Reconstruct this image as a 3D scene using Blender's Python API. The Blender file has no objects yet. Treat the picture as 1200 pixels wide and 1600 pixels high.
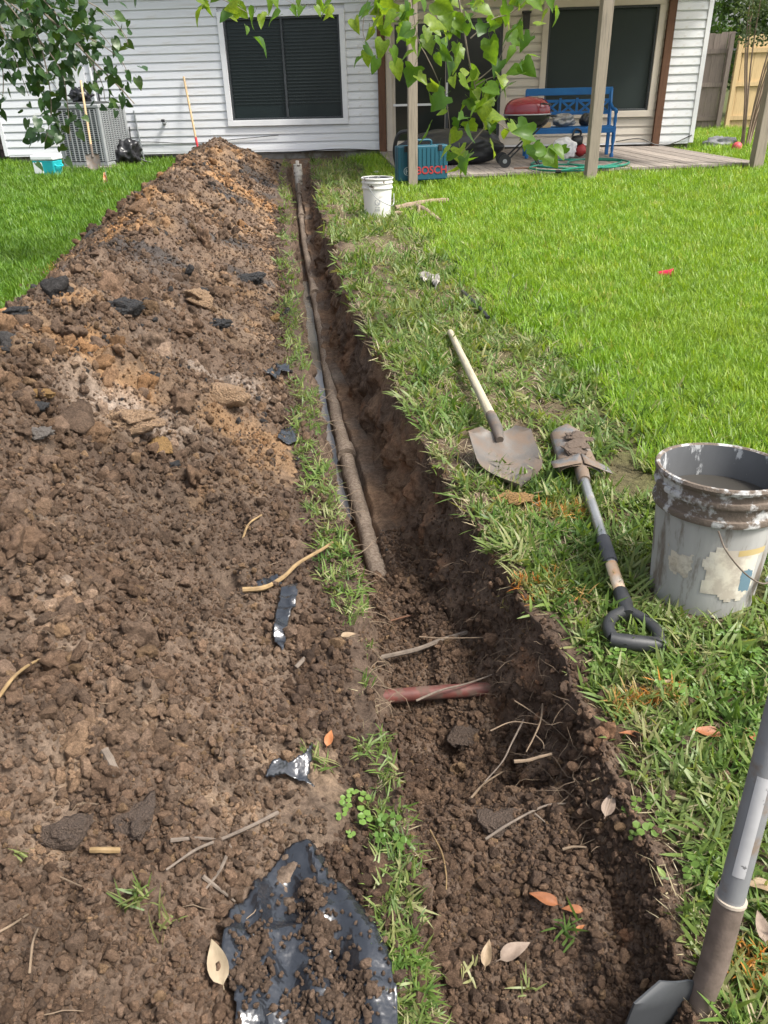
import bpy, bmesh, math, random
import numpy as np
from mathutils import Vector, Matrix, Euler, Quaternion
from mathutils.bvhtree import BVHTree

random.seed(7)
RNG = np.random.default_rng(11)
SC = bpy.context.scene
COL = SC.collection
R = math.radians

# ---------------------------------------------------------------- camera, world, sun, exposure
CF, CTH, CH, CROLL = 1213.0, R(29.07), 1.22, R(-1.54)
cd = bpy.data.cameras.new('camera')
cam = bpy.data.objects.new('camera', cd); COL.objects.link(cam)
cd.sensor_fit = 'VERTICAL'; cd.sensor_height = 24.0; cd.lens = 24.0 * CF / 1600.0
cd.clip_start = 0.02; cd.clip_end = 400
cam.matrix_world = (Matrix.Translation((0, 0, CH)) @ Matrix.Rotation(R(90) - CTH, 4, 'X') @ Matrix.Rotation(CROLL, 4, 'Z'))
SC.camera = cam

SUN_DIR = Vector((0.50, -0.26, 0.83)).normalized()      # towards the sun
w = bpy.data.worlds.new('World'); SC.world = w; w.use_nodes = True
wn = w.node_tree; bg = wn.nodes['Background']
sky = wn.nodes.new('ShaderNodeTexSky'); sky.sky_type = 'NISHITA'; sky.sun_disc = False
sky.sun_elevation = math.asin(SUN_DIR.z); sky.sun_rotation = math.atan2(SUN_DIR.x, SUN_DIR.y)
sky.air_density = 1.0; sky.dust_density = 5.0; sky.ozone_density = 1.0
hs = wn.nodes.new('ShaderNodeHueSaturation'); hs.inputs['Saturation'].default_value = 0.45      # thin bright cloud
wn.links.new(sky.outputs[0], hs.inputs['Color']); wn.links.new(hs.outputs[0], bg.inputs[0]); bg.inputs[1].default_value = 0.14
sd = bpy.data.lights.new('sun', 'SUN'); sd.energy = 2.5; sd.angle = R(11); sd.color = (1.0, 0.955, 0.88)
sun = bpy.data.objects.new('sun', sd); COL.objects.link(sun)
sun.rotation_euler = SUN_DIR.to_track_quat('Z', 'Y').to_euler(); sun.location = (6, 2, 12)
SC.view_settings.view_transform = 'Standard'; SC.view_settings.look = 'None'
SC.view_settings.exposure = 1.1; SC.view_settings.gamma = 1.0
SC.view_settings.use_curve_mapping = False
SC.cycles.max_bounces = 6; SC.cycles.diffuse_bounces = 3; SC.cycles.glossy_bounces = 3; SC.cycles.transmission_bounces = 4; SC.cycles.transparent_max_bounces = 4

# ---------------------------------------------------------------- photo geometry helpers
def ray(px, py):
    u = (px - 600) / CF; v = (800 - py) / CF
    c, s = math.cos(CROLL), math.sin(CROLL)
    u, v = u * c - v * s, u * s + v * c
    return Vector((u, v * math.sin(CTH) + math.cos(CTH), v * math.cos(CTH) - math.sin(CTH)))
def G(px, py, z=0.0):
    d = ray(px, py); t = (z - CH) / d.z
    return Vector((d.x * t, d.y * t, z))
def PD(px, py, Y):                       # the point on that line of sight at the distance Y ahead
    d = ray(px, py); t = Y / d.y
    return Vector((d.x * t, Y, CH + d.z * t))

# ---------------------------------------------------------------- noise (numpy)
def _h(ix, iy, iz, seed):
    n = (ix.astype(np.int64) * 374761393 + iy.astype(np.int64) * 668265263 + iz.astype(np.int64) * 2147483647 + seed * 1274126177) & 0xFFFFFFFF
    n = ((n ^ (n >> 13)) * 1274126177) & 0xFFFFFFFF
    n = ((n ^ (n >> 16)) * 2246822519) & 0xFFFFFFFF
    return ((n ^ (n >> 15)) & 0xFFFFFF) / float(0xFFFFFF)
def vnoise(x, y, z=None, seed=0):
    x = np.asarray(x, float); y = np.asarray(y, float)
    fx, fy = np.floor(x), np.floor(y); tx, ty = x - fx, y - fy
    tx = tx * tx * (3 - 2 * tx); ty = ty * ty * (3 - 2 * ty)
    if z is None:
        zz = np.zeros_like(fx)
        a = _h(fx, fy, zz, seed); b = _h(fx + 1, fy, zz, seed); c = _h(fx, fy + 1, zz, seed); d = _h(fx + 1, fy + 1, zz, seed)
        return ((a * (1 - tx) + b * tx) * (1 - ty) + (c * (1 - tx) + d * tx) * ty) * 2 - 1
    z = np.asarray(z, float); fz = np.floor(z); tz = z - fz; tz = tz * tz * (3 - 2 * tz)
    r = 0
    for k, wz in ((0, 1 - tz), (1, tz)):
        a = _h(fx, fy, fz + k, seed); b = _h(fx + 1, fy, fz + k, seed); c = _h(fx, fy + 1, fz + k, seed); d = _h(fx + 1, fy + 1, fz + k, seed)
        r = r + ((a * (1 - tx) + b * tx) * (1 - ty) + (c * (1 - tx) + d * tx) * ty) * wz
    return r * 2 - 1
def fbm(x, y, z=None, seed=0, octv=4):
    r = 0; a = 1.0; f = 1.0; tot = 0
    for o in range(octv):
        r = r + a * vnoise(np.asarray(x) * f, np.asarray(y) * f, None if z is None else np.asarray(z) * f, seed + o * 17)
        tot += a; a *= 0.5; f *= 2.03
    return r / tot
def cobble(x, y, cell, seed, keep=0.85):
    """rounded clods of size ~cell: height 0..~0.5*cell"""
    X = np.asarray(x) / cell; Y = np.asarray(y) / cell
    fx, fy = np.floor(X), np.floor(Y); out = np.zeros_like(X)
    zz = np.zeros_like(fx)
    for i in (-1, 0, 1):
        for j in (-1, 0, 1):
            cx, cy = fx + i, fy + j
            ox = _h(cx, cy, zz, seed); oy = _h(cx, cy, zz + 1, seed); rr = _h(cx, cy, zz + 2, seed); kk = _h(cx, cy, zz + 3, seed)
            rad = 0.28 + 0.42 * rr
            d2 = (X - cx - ox) ** 2 + (Y - cy - oy) ** 2
            b = np.sqrt(np.maximum(0, rad * rad - d2)) * (0.5 + 0.6 * kk)
            out = np.maximum(out, np.where(kk < keep, b, 0))
    return out * cell
def sstep(a, b, x):
    t = np.clip((np.asarray(x, float) - a) / (b - a), 0, 1); return t * t * (3 - 2 * t)

# ---------------------------------------------------------------- mesh building
class MB:
    def __init__(s): s.v = []; s.f = []
    def add(s, vs, fs):
        o = len(s.v); s.v.extend([tuple(p) for p in vs]); s.f.extend([tuple(i + o for i in f) for f in fs]); return s
    def box(s, c, d, m=None):
        x, y, z = d[0] / 2, d[1] / 2, d[2] / 2
        vs = [Vector((c[0] + i * x, c[1] + j * y, c[2] + k * z)) for k in (-1, 1) for j in (-1, 1) for i in (-1, 1)]
        if m is not None: vs = [m @ p for p in vs]
        return s.add(vs, [(0, 2, 3, 1), (4, 5, 7, 6), (0, 1, 5, 4), (2, 6, 7, 3), (0, 4, 6, 2), (1, 3, 7, 5)])
    def tube(s, pts, rad, n=8, caps=True, sx=1.0):
        pts = [Vector(p) for p in pts]
        if not hasattr(rad, '__len__'): rad = [rad] * len(pts)
        t0 = (pts[1] - pts[0]).normalized()
        ref = Vector((0, 0, 1)) if abs(t0.z) < 0.9 else Vector((1, 0, 0))
        a = t0.cross(ref).normalized(); rings = []; vs = []
        for i, p in enumerate(pts):
            t = ((pts[min(i + 1, len(pts) - 1)]) - (pts[max(i - 1, 0)])).normalized()
            a = (a - t * a.dot(t)).normalized(); b = t.cross(a)
            for k in range(n):
                th = 2 * math.pi * k / n
                vs.append(p + (a * math.cos(th) * sx + b * math.sin(th)) * rad[i])
        fs = []
        for i in range(len(pts) - 1):
            for k in range(n):
                k2 = (k + 1) % n
                fs.append((i * n + k, i * n + k2, (i + 1) * n + k2, (i + 1) * n + k))
        if caps:
            fs.append(tuple(range(n))[::-1]); fs.append(tuple((len(pts) - 1) * n + k for k in range(n)))
        return s.add(vs, fs)
    def lathe(s, prof, n=32, c=(0, 0, 0)):
        vs = []; fs = []
        for (r, z) in prof:
            for k in range(n):
                th = 2 * math.pi * k / n
                vs.append((c[0] + r * math.cos(th), c[1] + r * math.sin(th), c[2] + z))
        for i in range(len(prof) - 1):
            for k in range(n):
                k2 = (k + 1) % n
                fs.append((i * n + k, i * n + k2, (i + 1) * n + k2, (i + 1) * n + k))
        return s.add(vs, fs)
    def grid(s, P, nu, nv, closed=False):
        o = len(s.v); s.v.extend([tuple(p) for p in P])
        for j in range(nv - 1):
            for i in range(nu if closed else nu - 1):
                i2 = (i + 1) % nu
                s.f.append((o + j * nu + i, o + j * nu + i2, o + (j + 1) * nu + i2, o + (j + 1) * nu + i))
        return s
    def mesh(s, name, mat, smooth=True):
        me = bpy.data.meshes.new(name); me.from_pydata(s.v, [], s.f); me.update()
        if mat is not None: me.materials.append(mat)
        if smooth:
            me.polygons.foreach_set('use_smooth', [True] * len(me.polygons))
        bm = bmesh.new(); bm.from_mesh(me); bmesh.ops.recalc_face_normals(bm, faces=bm.faces); bm.to_mesh(me); bm.free()
        if smooth and hasattr(me, 'set_sharp_from_angle'): me.set_sharp_from_angle(angle=R(38))
        return me
    def build(s, name, mat, parent=None, smooth=True, bevel=0.0):
        return link(name, s.mesh(name, mat, smooth), parent, bevel)
def link(name, me, parent=None, bevel=0.0):
    o = bpy.data.objects.new(name, me); COL.objects.link(o)
    if parent is not None: o.parent = parent
    if bevel:
        b = o.modifiers.new('bevel', 'BEVEL'); b.width = bevel; b.segments = 2; b.limit_method = 'ANGLE'
    return o
def tag(o, label=None, cat=None, group=None, kind=None):
    if label: o['label'] = label
    if cat: o['category'] = cat
    if group: o['group'] = group
    if kind: o['kind'] = kind
    return o
def empty(name, loc=(0, 0, 0), rz=0.0, label=None, cat=None, group=None):
    o = bpy.data.objects.new(name, None); COL.objects.link(o); o.location = loc; o.rotation_euler = (0, 0, rz)
    o.empty_display_size = 0.1
    return tag(o, label, cat, group)
def mesh_np(name, V, Fq, mat, smooth=True):
    me = bpy.data.meshes.new(name); n = len(V); m = len(Fq)
    me.vertices.add(n); me.vertices.foreach_set('co', np.asarray(V, np.float32).ravel())
    me.loops.add(m * 4); me.loops.foreach_set('vertex_index', np.asarray(Fq, np.int32).ravel())
    me.polygons.add(m); me.polygons.foreach_set('loop_start', np.arange(m, dtype=np.int32) * 4)
    me.polygons.foreach_set('use_smooth', np.ones(m, bool) if smooth else np.zeros(m, bool))
    me.update(calc_edges=True); me.validate()
    if mat: me.materials.append(mat)
    return me
def gridfaces(nr, nc):
    i = np.arange(nr - 1)[:, None] * nc + np.arange(nc - 1)[None, :]
    return np.stack([i, i + 1, i + nc + 1, i + nc], -1).reshape(-1, 4)
def spline(P, n):
    """Catmull-Rom through 3-D points"""
    P = [Vector(p) for p in P]; P = [P[0] * 2 - P[1]] + P + [P[-1] * 2 - P[-2]]; out = []
    for i in range(1, len(P) - 2):
        for k in range(n):
            t = k / n; a, b, c, d = P[i - 1], P[i], P[i + 1], P[i + 2]
            out.append(0.5 * ((2 * b) + (c - a) * t + (2 * a - 5 * b + 4 * c - d) * t * t + (3 * b - a - 3 * c + d) * t ** 3))
    out.append(P[-2]); return out

# ---------------------------------------------------------------- materials
class NT:
    def __init__(s, name):
        s.m = bpy.data.materials.new(name); s.m.use_nodes = True; s.t = s.m.node_tree; s.n = s.t.nodes
        s.p = s.n['Principled BSDF']; s.out = s.n['Material Output']
    def new(s, t, **k):
        n = s.n.new(t)
        for a, b in k.items(): setattr(n, a, b)
        return n
    def l(s, a, b): s.t.links.new(a, b)
    def coord(s, kind='Object', scale=(1, 1, 1)):
        tc = s.new('ShaderNodeTexCoord'); mp = s.new('ShaderNodeMapping'); mp.inputs['Scale'].default_value = scale
        s.l(tc.outputs[kind], mp.inputs[0]); return mp.outputs[0]
    def noise(s, vec, scale, det=4, rough=0.55):
        n = s.new('ShaderNodeTexNoise'); n.inputs['Scale'].default_value = scale; n.inputs['Detail'].default_value = det
        n.inputs['Roughness'].default_value = rough
        if vec is not None: s.l(vec, n.inputs['Vector'])
        return n.outputs['Fac']
    def ramp(s, fac, stops):
        r = s.new('ShaderNodeValToRGB'); e = r.color_ramp.elements
        while len(e) < len(stops): e.new(0.5)
        for k, (p, c) in enumerate(stops): e[k].position = p; e[k].color = (*c, 1) if len(c) == 3 else c
        s.l(fac, r.inputs[0]); return r.outputs[0]
    def mix(s, fac, a, b, bt='MIX'):
        n = s.new('ShaderNodeMix', data_type='RGBA', blend_type=bt)
        for i, v in ((0, fac), (6, a), (7, b)):
            if hasattr(v, 'is_output'): s.l(v, n.inputs[i])
            elif i == 0: n.inputs[0].default_value = v
            else: n.inputs[i].default_value = (*v, 1)
        return n.outputs[2]
    def bump(s, fac, strength=0.3, dist=0.01, normal=None):
        b = s.new('ShaderNodeBump'); b.inputs['Strength'].default_value = strength; b.inputs['Distance'].default_value = dist
        s.l(fac, b.inputs['Height'])
        if normal is not None: s.l(normal, b.inputs['Normal'])
        s.l(b.outputs[0], s.p.inputs['Normal']); return b.outputs[0]
    def set(s, **k):
        for a, v in k.items():
            key = {'color': 'Base Color', 'rough': 'Roughness', 'metal': 'Metallic', 'spec': 'Specular IOR Level', 'coat': 'Coat Weight'}[a]
            i = s.p.inputs[key]
            if hasattr(v, 'is_output'): s.l(v, i)
            else: i.default_value = (*v, 1) if isinstance(v, tuple) else v
        return s
MATS = {}
def nm(name, c1, c2=None, scale=8, rough=0.6, bump=0.15, bscale=40, bdist=0.004, metal=0.0, spec=0.4, stretch=(1, 1, 1), mud=None, mudscale=9, mudlo=0.45, mudhi=0.6, rnd=0.0, kind='Object'):
    """two-tone noise colour, optional mud patches, bump"""
    if name in MATS: return MATS[name]
    t = NT(name); vec = t.coord(kind, stretch)
    if c2 is None: c2 = tuple(x * 0.75 for x in c1)
    c = t.ramp(t.noise(vec, scale, 5), [(0.3, c1), (0.7, c2)])
    if rnd:
        oi = t.new('ShaderNodeObjectInfo'); v = t.new('ShaderNodeMapRange'); v.inputs[3].default_value = 1 - rnd; v.inputs[4].default_value = 1 + rnd * 0.6
        t.l(oi.outputs['Random'], v.inputs[0])
        cc = t.new('ShaderNodeCombineColor'); [t.l(v.outputs[0], cc.inputs[i]) for i in range(3)]
        c = t.mix(1.0, c, cc.outputs[0], 'MULTIPLY')
    rg = rough
    if mud is not None:
        mf = t.ramp(t.noise(vec, mudscale, 6, 0.65), [(mudlo, (0, 0, 0)), (mudhi, (1, 1, 1))])
        c = t.mix(mf, c, mud)
        rr = t.new('ShaderNodeMapRange'); rr.inputs[3].default_value = rough; rr.inputs[4].default_value = 0.9; t.l(mf, rr.inputs[0]); rg = rr.outputs[0]
        mm = t.new('ShaderNodeMapRange'); mm.inputs[3].default_value = metal; mm.inputs[4].default_value = 0.0; t.l(mf, mm.inputs[0]); metal = mm.outputs[0]
    t.set(color=c, rough=rg, metal=metal, spec=spec)
    if bump: t.bump(t.noise(vec, bscale, 5, 0.6), bump, bdist)
    MATS[name] = t.m; return t.m
def wood(name, c1, c2, scale=1.0, rough=0.75, axis=2, rnd=0.12):
    if name in MATS: return MATS[name]
    t = NT(name); st = [14.0, 14.0, 14.0]; st[axis] = 0.7
    vec = t.coord('Object', tuple(x * scale for x in st))
    oi = t.new('ShaderNodeObjectInfo'); ad = t.new('ShaderNodeVectorMath', operation='ADD')
    ml = t.new('ShaderNodeMath', operation='MULTIPLY'); ml.inputs[1].default_value = 57.0; t.l(oi.outputs['Random'], ml.inputs[0])
    t.l(vec, ad.inputs[0]); t.l(ml.outputs[0], ad.inputs[1]); vec = ad.outputs[0]
    g = t.noise(vec, 3.0, 6, 0.65)
    c = t.ramp(g, [(0.28, c2), (0.5, c1), (0.72, tuple(x * 0.8 for x in c2))])
    v = t.new('ShaderNodeMapRange'); v.inputs[3].default_value = 1 - rnd; v.inputs[4].default_value = 1 + rnd; t.l(oi.outputs['Random'], v.inputs[0])
    cc = t.new('ShaderNodeCombineColor'); [t.l(v.outputs[0], cc.inputs[i]) for i in range(3)]
    c = t.mix(1.0, c, cc.outputs[0], 'MULTIPLY')
    t.set(color=c, rough=rough, spec=0.25); t.bump(g, 0.35, 0.004)
    MATS[name] = t.m; return t.m
def soil_mat(name, instancer=False):
    t = NT(name)
    at = t.new('ShaderNodeAttribute', attribute_name='tint', attribute_type='INSTANCER' if instancer else 'GEOMETRY')
    vec = t.coord('Object') if not instancer else t.coord('Object', (1, 1, 1))
    k = 2.2 if instancer else 38.0
    n1 = t.noise(vec, k, 6, 0.7); n2 = t.noise(vec, k * 4.5, 5, 0.7)
    v = t.ramp(n1, [(0.30, (0.52, 0.50, 0.48)), (0.5, (0.98, 0.97, 0.96)), (0.72, (1.42, 1.40, 1.36))])
    c = t.mix(1.0, at.outputs['Color'], v, 'MULTIPLY')
    v2 = t.ramp(n2, [(0.35, (0.7, 0.7, 0.7)), (0.65, (1.2, 1.2, 1.2))])
    c = t.mix(1.0, c, v2, 'MULTIPLY')
    if instancer:
        oi = t.new('ShaderNodeObjectInfo'); vv = t.ramp(oi.outputs['Random'], [(0, (0.72, 0.7, 0.68)), (1, (1.25, 1.22, 1.18))])
        c = t.mix(1.0, c, vv, 'MULTIPLY')
    t.set(color=c, rough=0.92, spec=0.18)
    b = t.bump(n1, 0.55, 0.02 if not instancer else 0.3)
    b2 = t.bump(n2, 0.6, 0.006 if not instancer else 0.12, b)
    MATS[name] = t.m; return t.m
def leafmat(name, stops, trans=0.5, rough=0.45, instancer=False, kind_rand=True, spec=0.4, tmul=(1.3, 1.25, 0.5)):
    if name in MATS: return MATS[name]
    t = NT(name)
    oi = t.new('ShaderNodeObjectInfo')
    c = t.ramp(oi.outputs['Random'], stops)
    vec = t.coord('Object'); c = t.mix(t.noise(vec, 6.0, 3), c, tuple(x * 0.7 for x in stops[0][1]))
    t.set(color=c, rough=rough, spec=spec)
    tr = t.new('ShaderNodeBsdfTranslucent'); tc = t.mix(1.0, c, tmul, 'MULTIPLY'); t.l(tc, tr.inputs[0])
    mx = t.new('ShaderNodeMixShader'); mx.inputs[0].default_value = trans
    t.l(t.p.outputs[0], mx.inputs[1]); t.l(tr.outputs[0], mx.inputs[2]); t.l(mx.outputs[0], t.out.inputs[0])
    MATS[name] = t.m; return t.m

# ---------------------------------------------------------------- scattering of uncountable stuff (geometry nodes)
def scatter(name, pts, rots, scales, idx, protos, label, cat, tint=None):
    n = len(pts); me = bpy.data.meshes.new(name); me.vertices.add(n)
    me.vertices.foreach_set('co', np.asarray(pts, np.float32).ravel())
    if np.ndim(scales) == 1: scales = np.repeat(np.asarray(scales)[:, None], 3, 1)
    for an, ty, key, data in (('rot', 'FLOAT_VECTOR', 'vector', rots), ('scl', 'FLOAT_VECTOR', 'vector', scales)):
        a = me.attributes.new(an, ty, 'POINT'); a.data.foreach_set(key, np.asarray(data, np.float32).ravel())
    a = me.attributes.new('idx', 'INT', 'POINT'); a.data.foreach_set('value', np.asarray(idx, np.int32))
    if tint is not None:
        a = me.attributes.new('tint', 'FLOAT_COLOR', 'POINT')
        a.data.foreach_set('color', np.concatenate([tint, np.ones((n, 1))], 1).astype(np.float32).ravel())
    me.update()
    c = bpy.data.collections.new(name + '_kinds')
    for k, (pm) in enumerate(protos):
        c.objects.link(bpy.data.objects.new('%s_kind_%02d' % (name, k), pm))
    o = link(name, me); tag(o, label, cat, kind='stuff')
    ng = bpy.data.node_groups.new(name, 'GeometryNodeTree')
    ng.interface.new_socket('Geometry', in_out='INPUT', socket_type='NodeSocketGeometry')
    ng.interface.new_socket('Geometry', in_out='OUTPUT', socket_type='NodeSocketGeometry')
    gi = ng.nodes.new('NodeGroupInput'); go = ng.nodes.new('NodeGroupOutput')
    ip = ng.nodes.new('GeometryNodeInstanceOnPoints'); ci = ng.nodes.new('GeometryNodeCollectionInfo')
    ci.inputs['Collection'].default_value = c; ci.inputs['Separate Children'].default_value = True; ci.inputs['Reset Children'].default_value = True
    def na(an, ty):
        x = ng.nodes.new('GeometryNodeInputNamedAttribute'); x.data_type = ty; x.inputs[0].default_value = an
        return [q for q in x.outputs if q.enabled][0]
    L = ng.links.new
    er = ng.nodes.new('FunctionNodeEulerToRotation'); L(na('rot', 'FLOAT_VECTOR'), er.inputs[0])
    L(gi.outputs[0], ip.inputs['Points']); L(ci.outputs[0], ip.inputs['Instance']); ip.inputs['Pick Instance'].default_value = True
    L(na('idx', 'INT'), ip.inputs['Instance Index']); L(er.outputs[0], ip.inputs['Rotation']); L(na('scl', 'FLOAT_VECTOR'), ip.inputs['Scale'])
    L(ip.outputs[0], go.inputs[0])
    md = o.modifiers.new('scatter', 'NODES'); md.node_group = ng
    return o

# ================================================================ THE GROUND, THE TRENCH AND THE HEAP
TY = [-2, 0, .63, .97, 1.3, 1.82, 2.7, 4.53, 6.46, 13.1, 15.0]
TL = [.10, .08, .06, .03, -.03, -.08, -.24, -.48, -.69, -1.35, -1.53]
TR = [.42, .43, .43, .47, .41, .34, .15, -.12, -.35, -.99, -1.16]
def trl(y): return np.interp(y, TY, TL) + 0.022 * vnoise(np.asarray(y) * 3.1, 0 * np.asarray(y) + 3.3, seed=3) + 0.012 * vnoise(np.asarray(y) * 11, 0 * np.asarray(y) + 1.3, seed=4)
def trr(y): return np.interp(y, TY, TR) + 0.035 * vnoise(np.asarray(y) * 2.7, 0 * np.asarray(y) + 7.3, seed=5) + 0.02 * vnoise(np.asarray(y) * 9, 0 * np.asarray(y) + 2.3, seed=6)
DY = [-2, -0.4, 0.2, .6, .95, 1.14, 1.20, 1.30, 1.42, 1.65, 1.9, 2.1, 2.3, 2.8, 4.5, 6, 7.5, 9.2, 11.8, 13.6, 14.6, 15.05, 15.15]
DD = [0, 0.02, .06, .10, .13, .145, .19, .30, .33, .31, .30, .315, .37, .43, .44, .44, .42, .38, .30, .24, .20, .16, 0.0]
def depth(y): return np.interp(y, DY, DD)
# colours of the soil itself
BROWN, DARK, GREYB, TAN, OCHRE, BLACKC, PALE = [np.array(c) for c in ((.132, .093, .068), (.074, .051, .038), (.172, .128, .095), (.285, .190, .115), (.31, .175, .080), (.050, .049, .050), (.33, .265, .215))]
def lerp(a, b, t): return a + (b - a) * t[..., None]
def rowspace(y0, y1, k, base):
    ys = [y0]
    while ys[-1] < y1: ys.append(ys[-1] + k * math.hypot(max(ys[-1], 0), base))
    return np.array(ys)
# ---- ground sheet with the trench cut into it
ys = np.concatenate([[-30, -12, -5, -2.5, -1.2, -.6], rowspace(-.25, 17.5, 0.0036, 1.15), [18.5, 20, 23, 27, 33, 42, 60, 90, 140]])
ny = len(ys)
a_out = -np.concatenate([[120, 60, 32, 20, 14, 10, 7, 5, 3.6, 2.6, 1.9, 1.4, 1.0, .75, .55, .42], np.linspace(.34, .008, 22)])
e_out = np.concatenate([np.linspace(.008, .95, 84), [1.0, 1.08, 1.18, 1.3, 1.5, 1.8, 2.3, 3, 4, 5.5, 7.5, 10, 14, 20, 32, 60, 120]])
nA, nB, nC, nD, nE = len(a_out), 22, 56, 62, len(e_out)
nc = nA + nB + nC + nD + nE
X = np.zeros((ny, nc)); Z = np.zeros((ny, nc)); Yg = np.repeat(ys[:, None], nc, 1); REG = np.zeros(nc)
xl, xr, dp = trl(ys), trr(ys), depth(ys)
X[:, :nA] = xl[:, None] + a_out; X[:, nA + nB + nC + nD:] = xr[:, None] + e_out
REG[nA:nA + nB] = 1; REG[nA + nB:nA + nB + nC] = 2; REG[nA + nB + nC:nA + nB + nC + nD] = 3; REG[nA + nB + nC + nD:] = 4
xfl = xl + 0.02 + 0.05 * np.minimum(1, dp / .3); xfr = xr - 0.03 - 0.09 * np.minimum(1, dp / .3)
t = np.linspace(0, 1, nB)[None]
X[:, nA:nA + nB] = xl[:, None] + (xfl - xl)[:, None] * t ** 1.4; Z[:, nA:nA + nB] = -dp[:, None] * t ** 0.85
t = np.linspace(0, 1, nC + 2)[None, 1:-1]
X[:, nA + nB:nA + nB + nC] = xfl[:, None] + (xfr - xfl)[:, None] * t
Z[:, nA + nB:nA + nB + nC] = -dp[:, None] + (0.03 + .055 * sstep(2.3, 2.8, Yg[:, :1])) * np.minimum(1, dp / .3)[:, None] * (sstep(.50, .68, t) - 0.3 * np.exp(-((t - .22) / .14) ** 2) * (Yg[:, :1] > 2.4))
t = np.linspace(1, 0, nD)[None]
X[:, nA + nB + nC:nA + nB + nC + nD] = xr[:, None] + (xfr - xr)[:, None] * t ** 1.25
Z[:, nA + nB + nC:nA + nB + nC + nD] = -dp[:, None] * t ** 0.9 + (0.03 + .055 * sstep(2.3, 2.8, Yg[:, :1])) * np.minimum(1, dp / .3)[:, None] * (t ** 6)
# relief
near = (1 - sstep(9, 16, Yg)) * (np.abs(X) < 12)
wallm = ((REG == 1) | (REG == 3))[None, :] * np.minimum(1, dp / .25)[:, None]
tt = np.zeros_like(X); tt[:, nA + nB + nC:nA + nB + nC + nD] = np.sin(np.linspace(0, 1, nD) * np.pi)[None]; tt[:, nA:nA + nB] = np.sin(np.linspace(0, 1, nB) * np.pi)[None]
wn3 = fbm(X * 3 + 5, Yg * 7, Z * 9, seed=21, octv=5); wn4 = fbm(X * 10, Yg * 26, Z * 22, seed=22, octv=3)
X += wallm * tt * (0.085 * wn3 + 0.030 * wn4)
inside = ((REG >= 1) & (REG <= 3))[None, :] & (Yg < 15.1)
cl = cobble(X, Yg, .11, 31, .35) * .5 + cobble(X, Yg, .05, 32, .6) * .55 + cobble(X, Yg, .022, 33, .8) * .5
nearfloor = (1 - sstep(2.1, 2.5, Yg))
far_ok = 1 - sstep(4, 8, Yg)
Z += inside * (REG == 2)[None] * (cl * (0.15 + .85 * nearfloor) + 0.035 * fbm(X * 5, Yg * 5, seed=34, octv=5) * (0.35 + .65 * nearfloor)) * np.maximum(far_ok, .3)
Z += inside * wallm * (0.02 * wn4)
flat = ~inside
bank = np.exp(-np.maximum(0, np.where(REG[None] == 4, X - xr[:, None], xl[:, None] - X)) / .35)
lump = fbm(X * 4, Yg * 4, seed=41, octv=5) * .050 * bank + cobble(X, Yg, .16, 44, .35) * .30 * bank * (REG == 4)[None] + cobble(X, Yg, .05, 42, .6) * .5 * bank * (near > .2) + fbm(X * .6, Yg * .6, seed=43, octv=2) * .018 * near
Z += np.where(flat, lump * near, 0) * np.where(flat, np.minimum(1, np.abs(np.where(REG[None] == 4, X - xr[:, None], xl[:, None] - X)) / .05), 1)
# colours: lawn thatch outside, brown cut walls, grey wet clay on the far trench floor
lawn = sstep(.35, .95, np.where(REG[None] == 4, X - xr[:, None], np.where(REG[None] == 0, xl[:, None] - X, -1)) + .25 * fbm(X * 3, Yg * 3, seed=51, octv=3))
n5 = fbm(X * 3.5, Yg * 3.5, Z * 5, seed=52, octv=5); n6 = fbm(X * 11, Yg * 11, Z * 9, seed=53, octv=4)
C = np.repeat(np.repeat(BROWN[None, None] * .80, ny, 0), nc, 1)
C = lerp(C, DARK[None, None], sstep(-.1, .45, n5)); C = lerp(C, GREYB[None, None], sstep(.25, .6, n6) * .5)
fl = ((REG == 2) | (REG == 3))[None, :] * sstep(2.3, 2.7, Yg)
C = lerp(C, np.array((.21, .135, .085))[None, None], fl * sstep(-.25, .35, n5) * .75)
C = lerp(C, np.array((.16, .135, .115))[None, None], fl * (REG == 2)[None] * sstep(0.0, .5, -n5) * .8)
C = lerp(C, np.array((.23, .125, .07))[None, None], (REG == 3)[None] * sstep(.1, .5, n6) * .55)
C = lerp(C, np.array((.150, .122, .075))[None, None], (REG == 4)[None] * sstep(.03, .12, X - xr[:, None]) * sstep(-.3, .25, n5 + .3 * n6) * .8)
C = lerp(C, np.array((.075, .085, .026))[None, None], lawn)
V = np.stack([X, Yg, Z], -1).reshape(-1, 3)
M_SOIL = soil_mat('dug_soil'); M_CRUMB = soil_mat('soil_crumb', True)
def col_attr(me, C, name='tint'):
    a = me.attributes.new(name, 'FLOAT_COLOR', 'POINT'); C = C.reshape(-1, 3)
    a.data.foreach_set('color', np.concatenate([C, np.ones((len(C), 1))], 1).astype(np.float32).ravel())
GF = gridfaces(ny, nc)
C = np.where((REG == 0)[None, :, None], C * .85, C)
gme = mesh_np('ground', V, GF, M_SOIL); col_attr(gme, C)
ground = link('ground', gme); tag(ground, kind='structure')
BVG = BVHTree.FromPolygons(V.tolist(), GF.tolist())
GV, GC, GREG = V, C.reshape(-1, 3), np.repeat(REG[None], ny, 0).reshape(-1)

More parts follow.
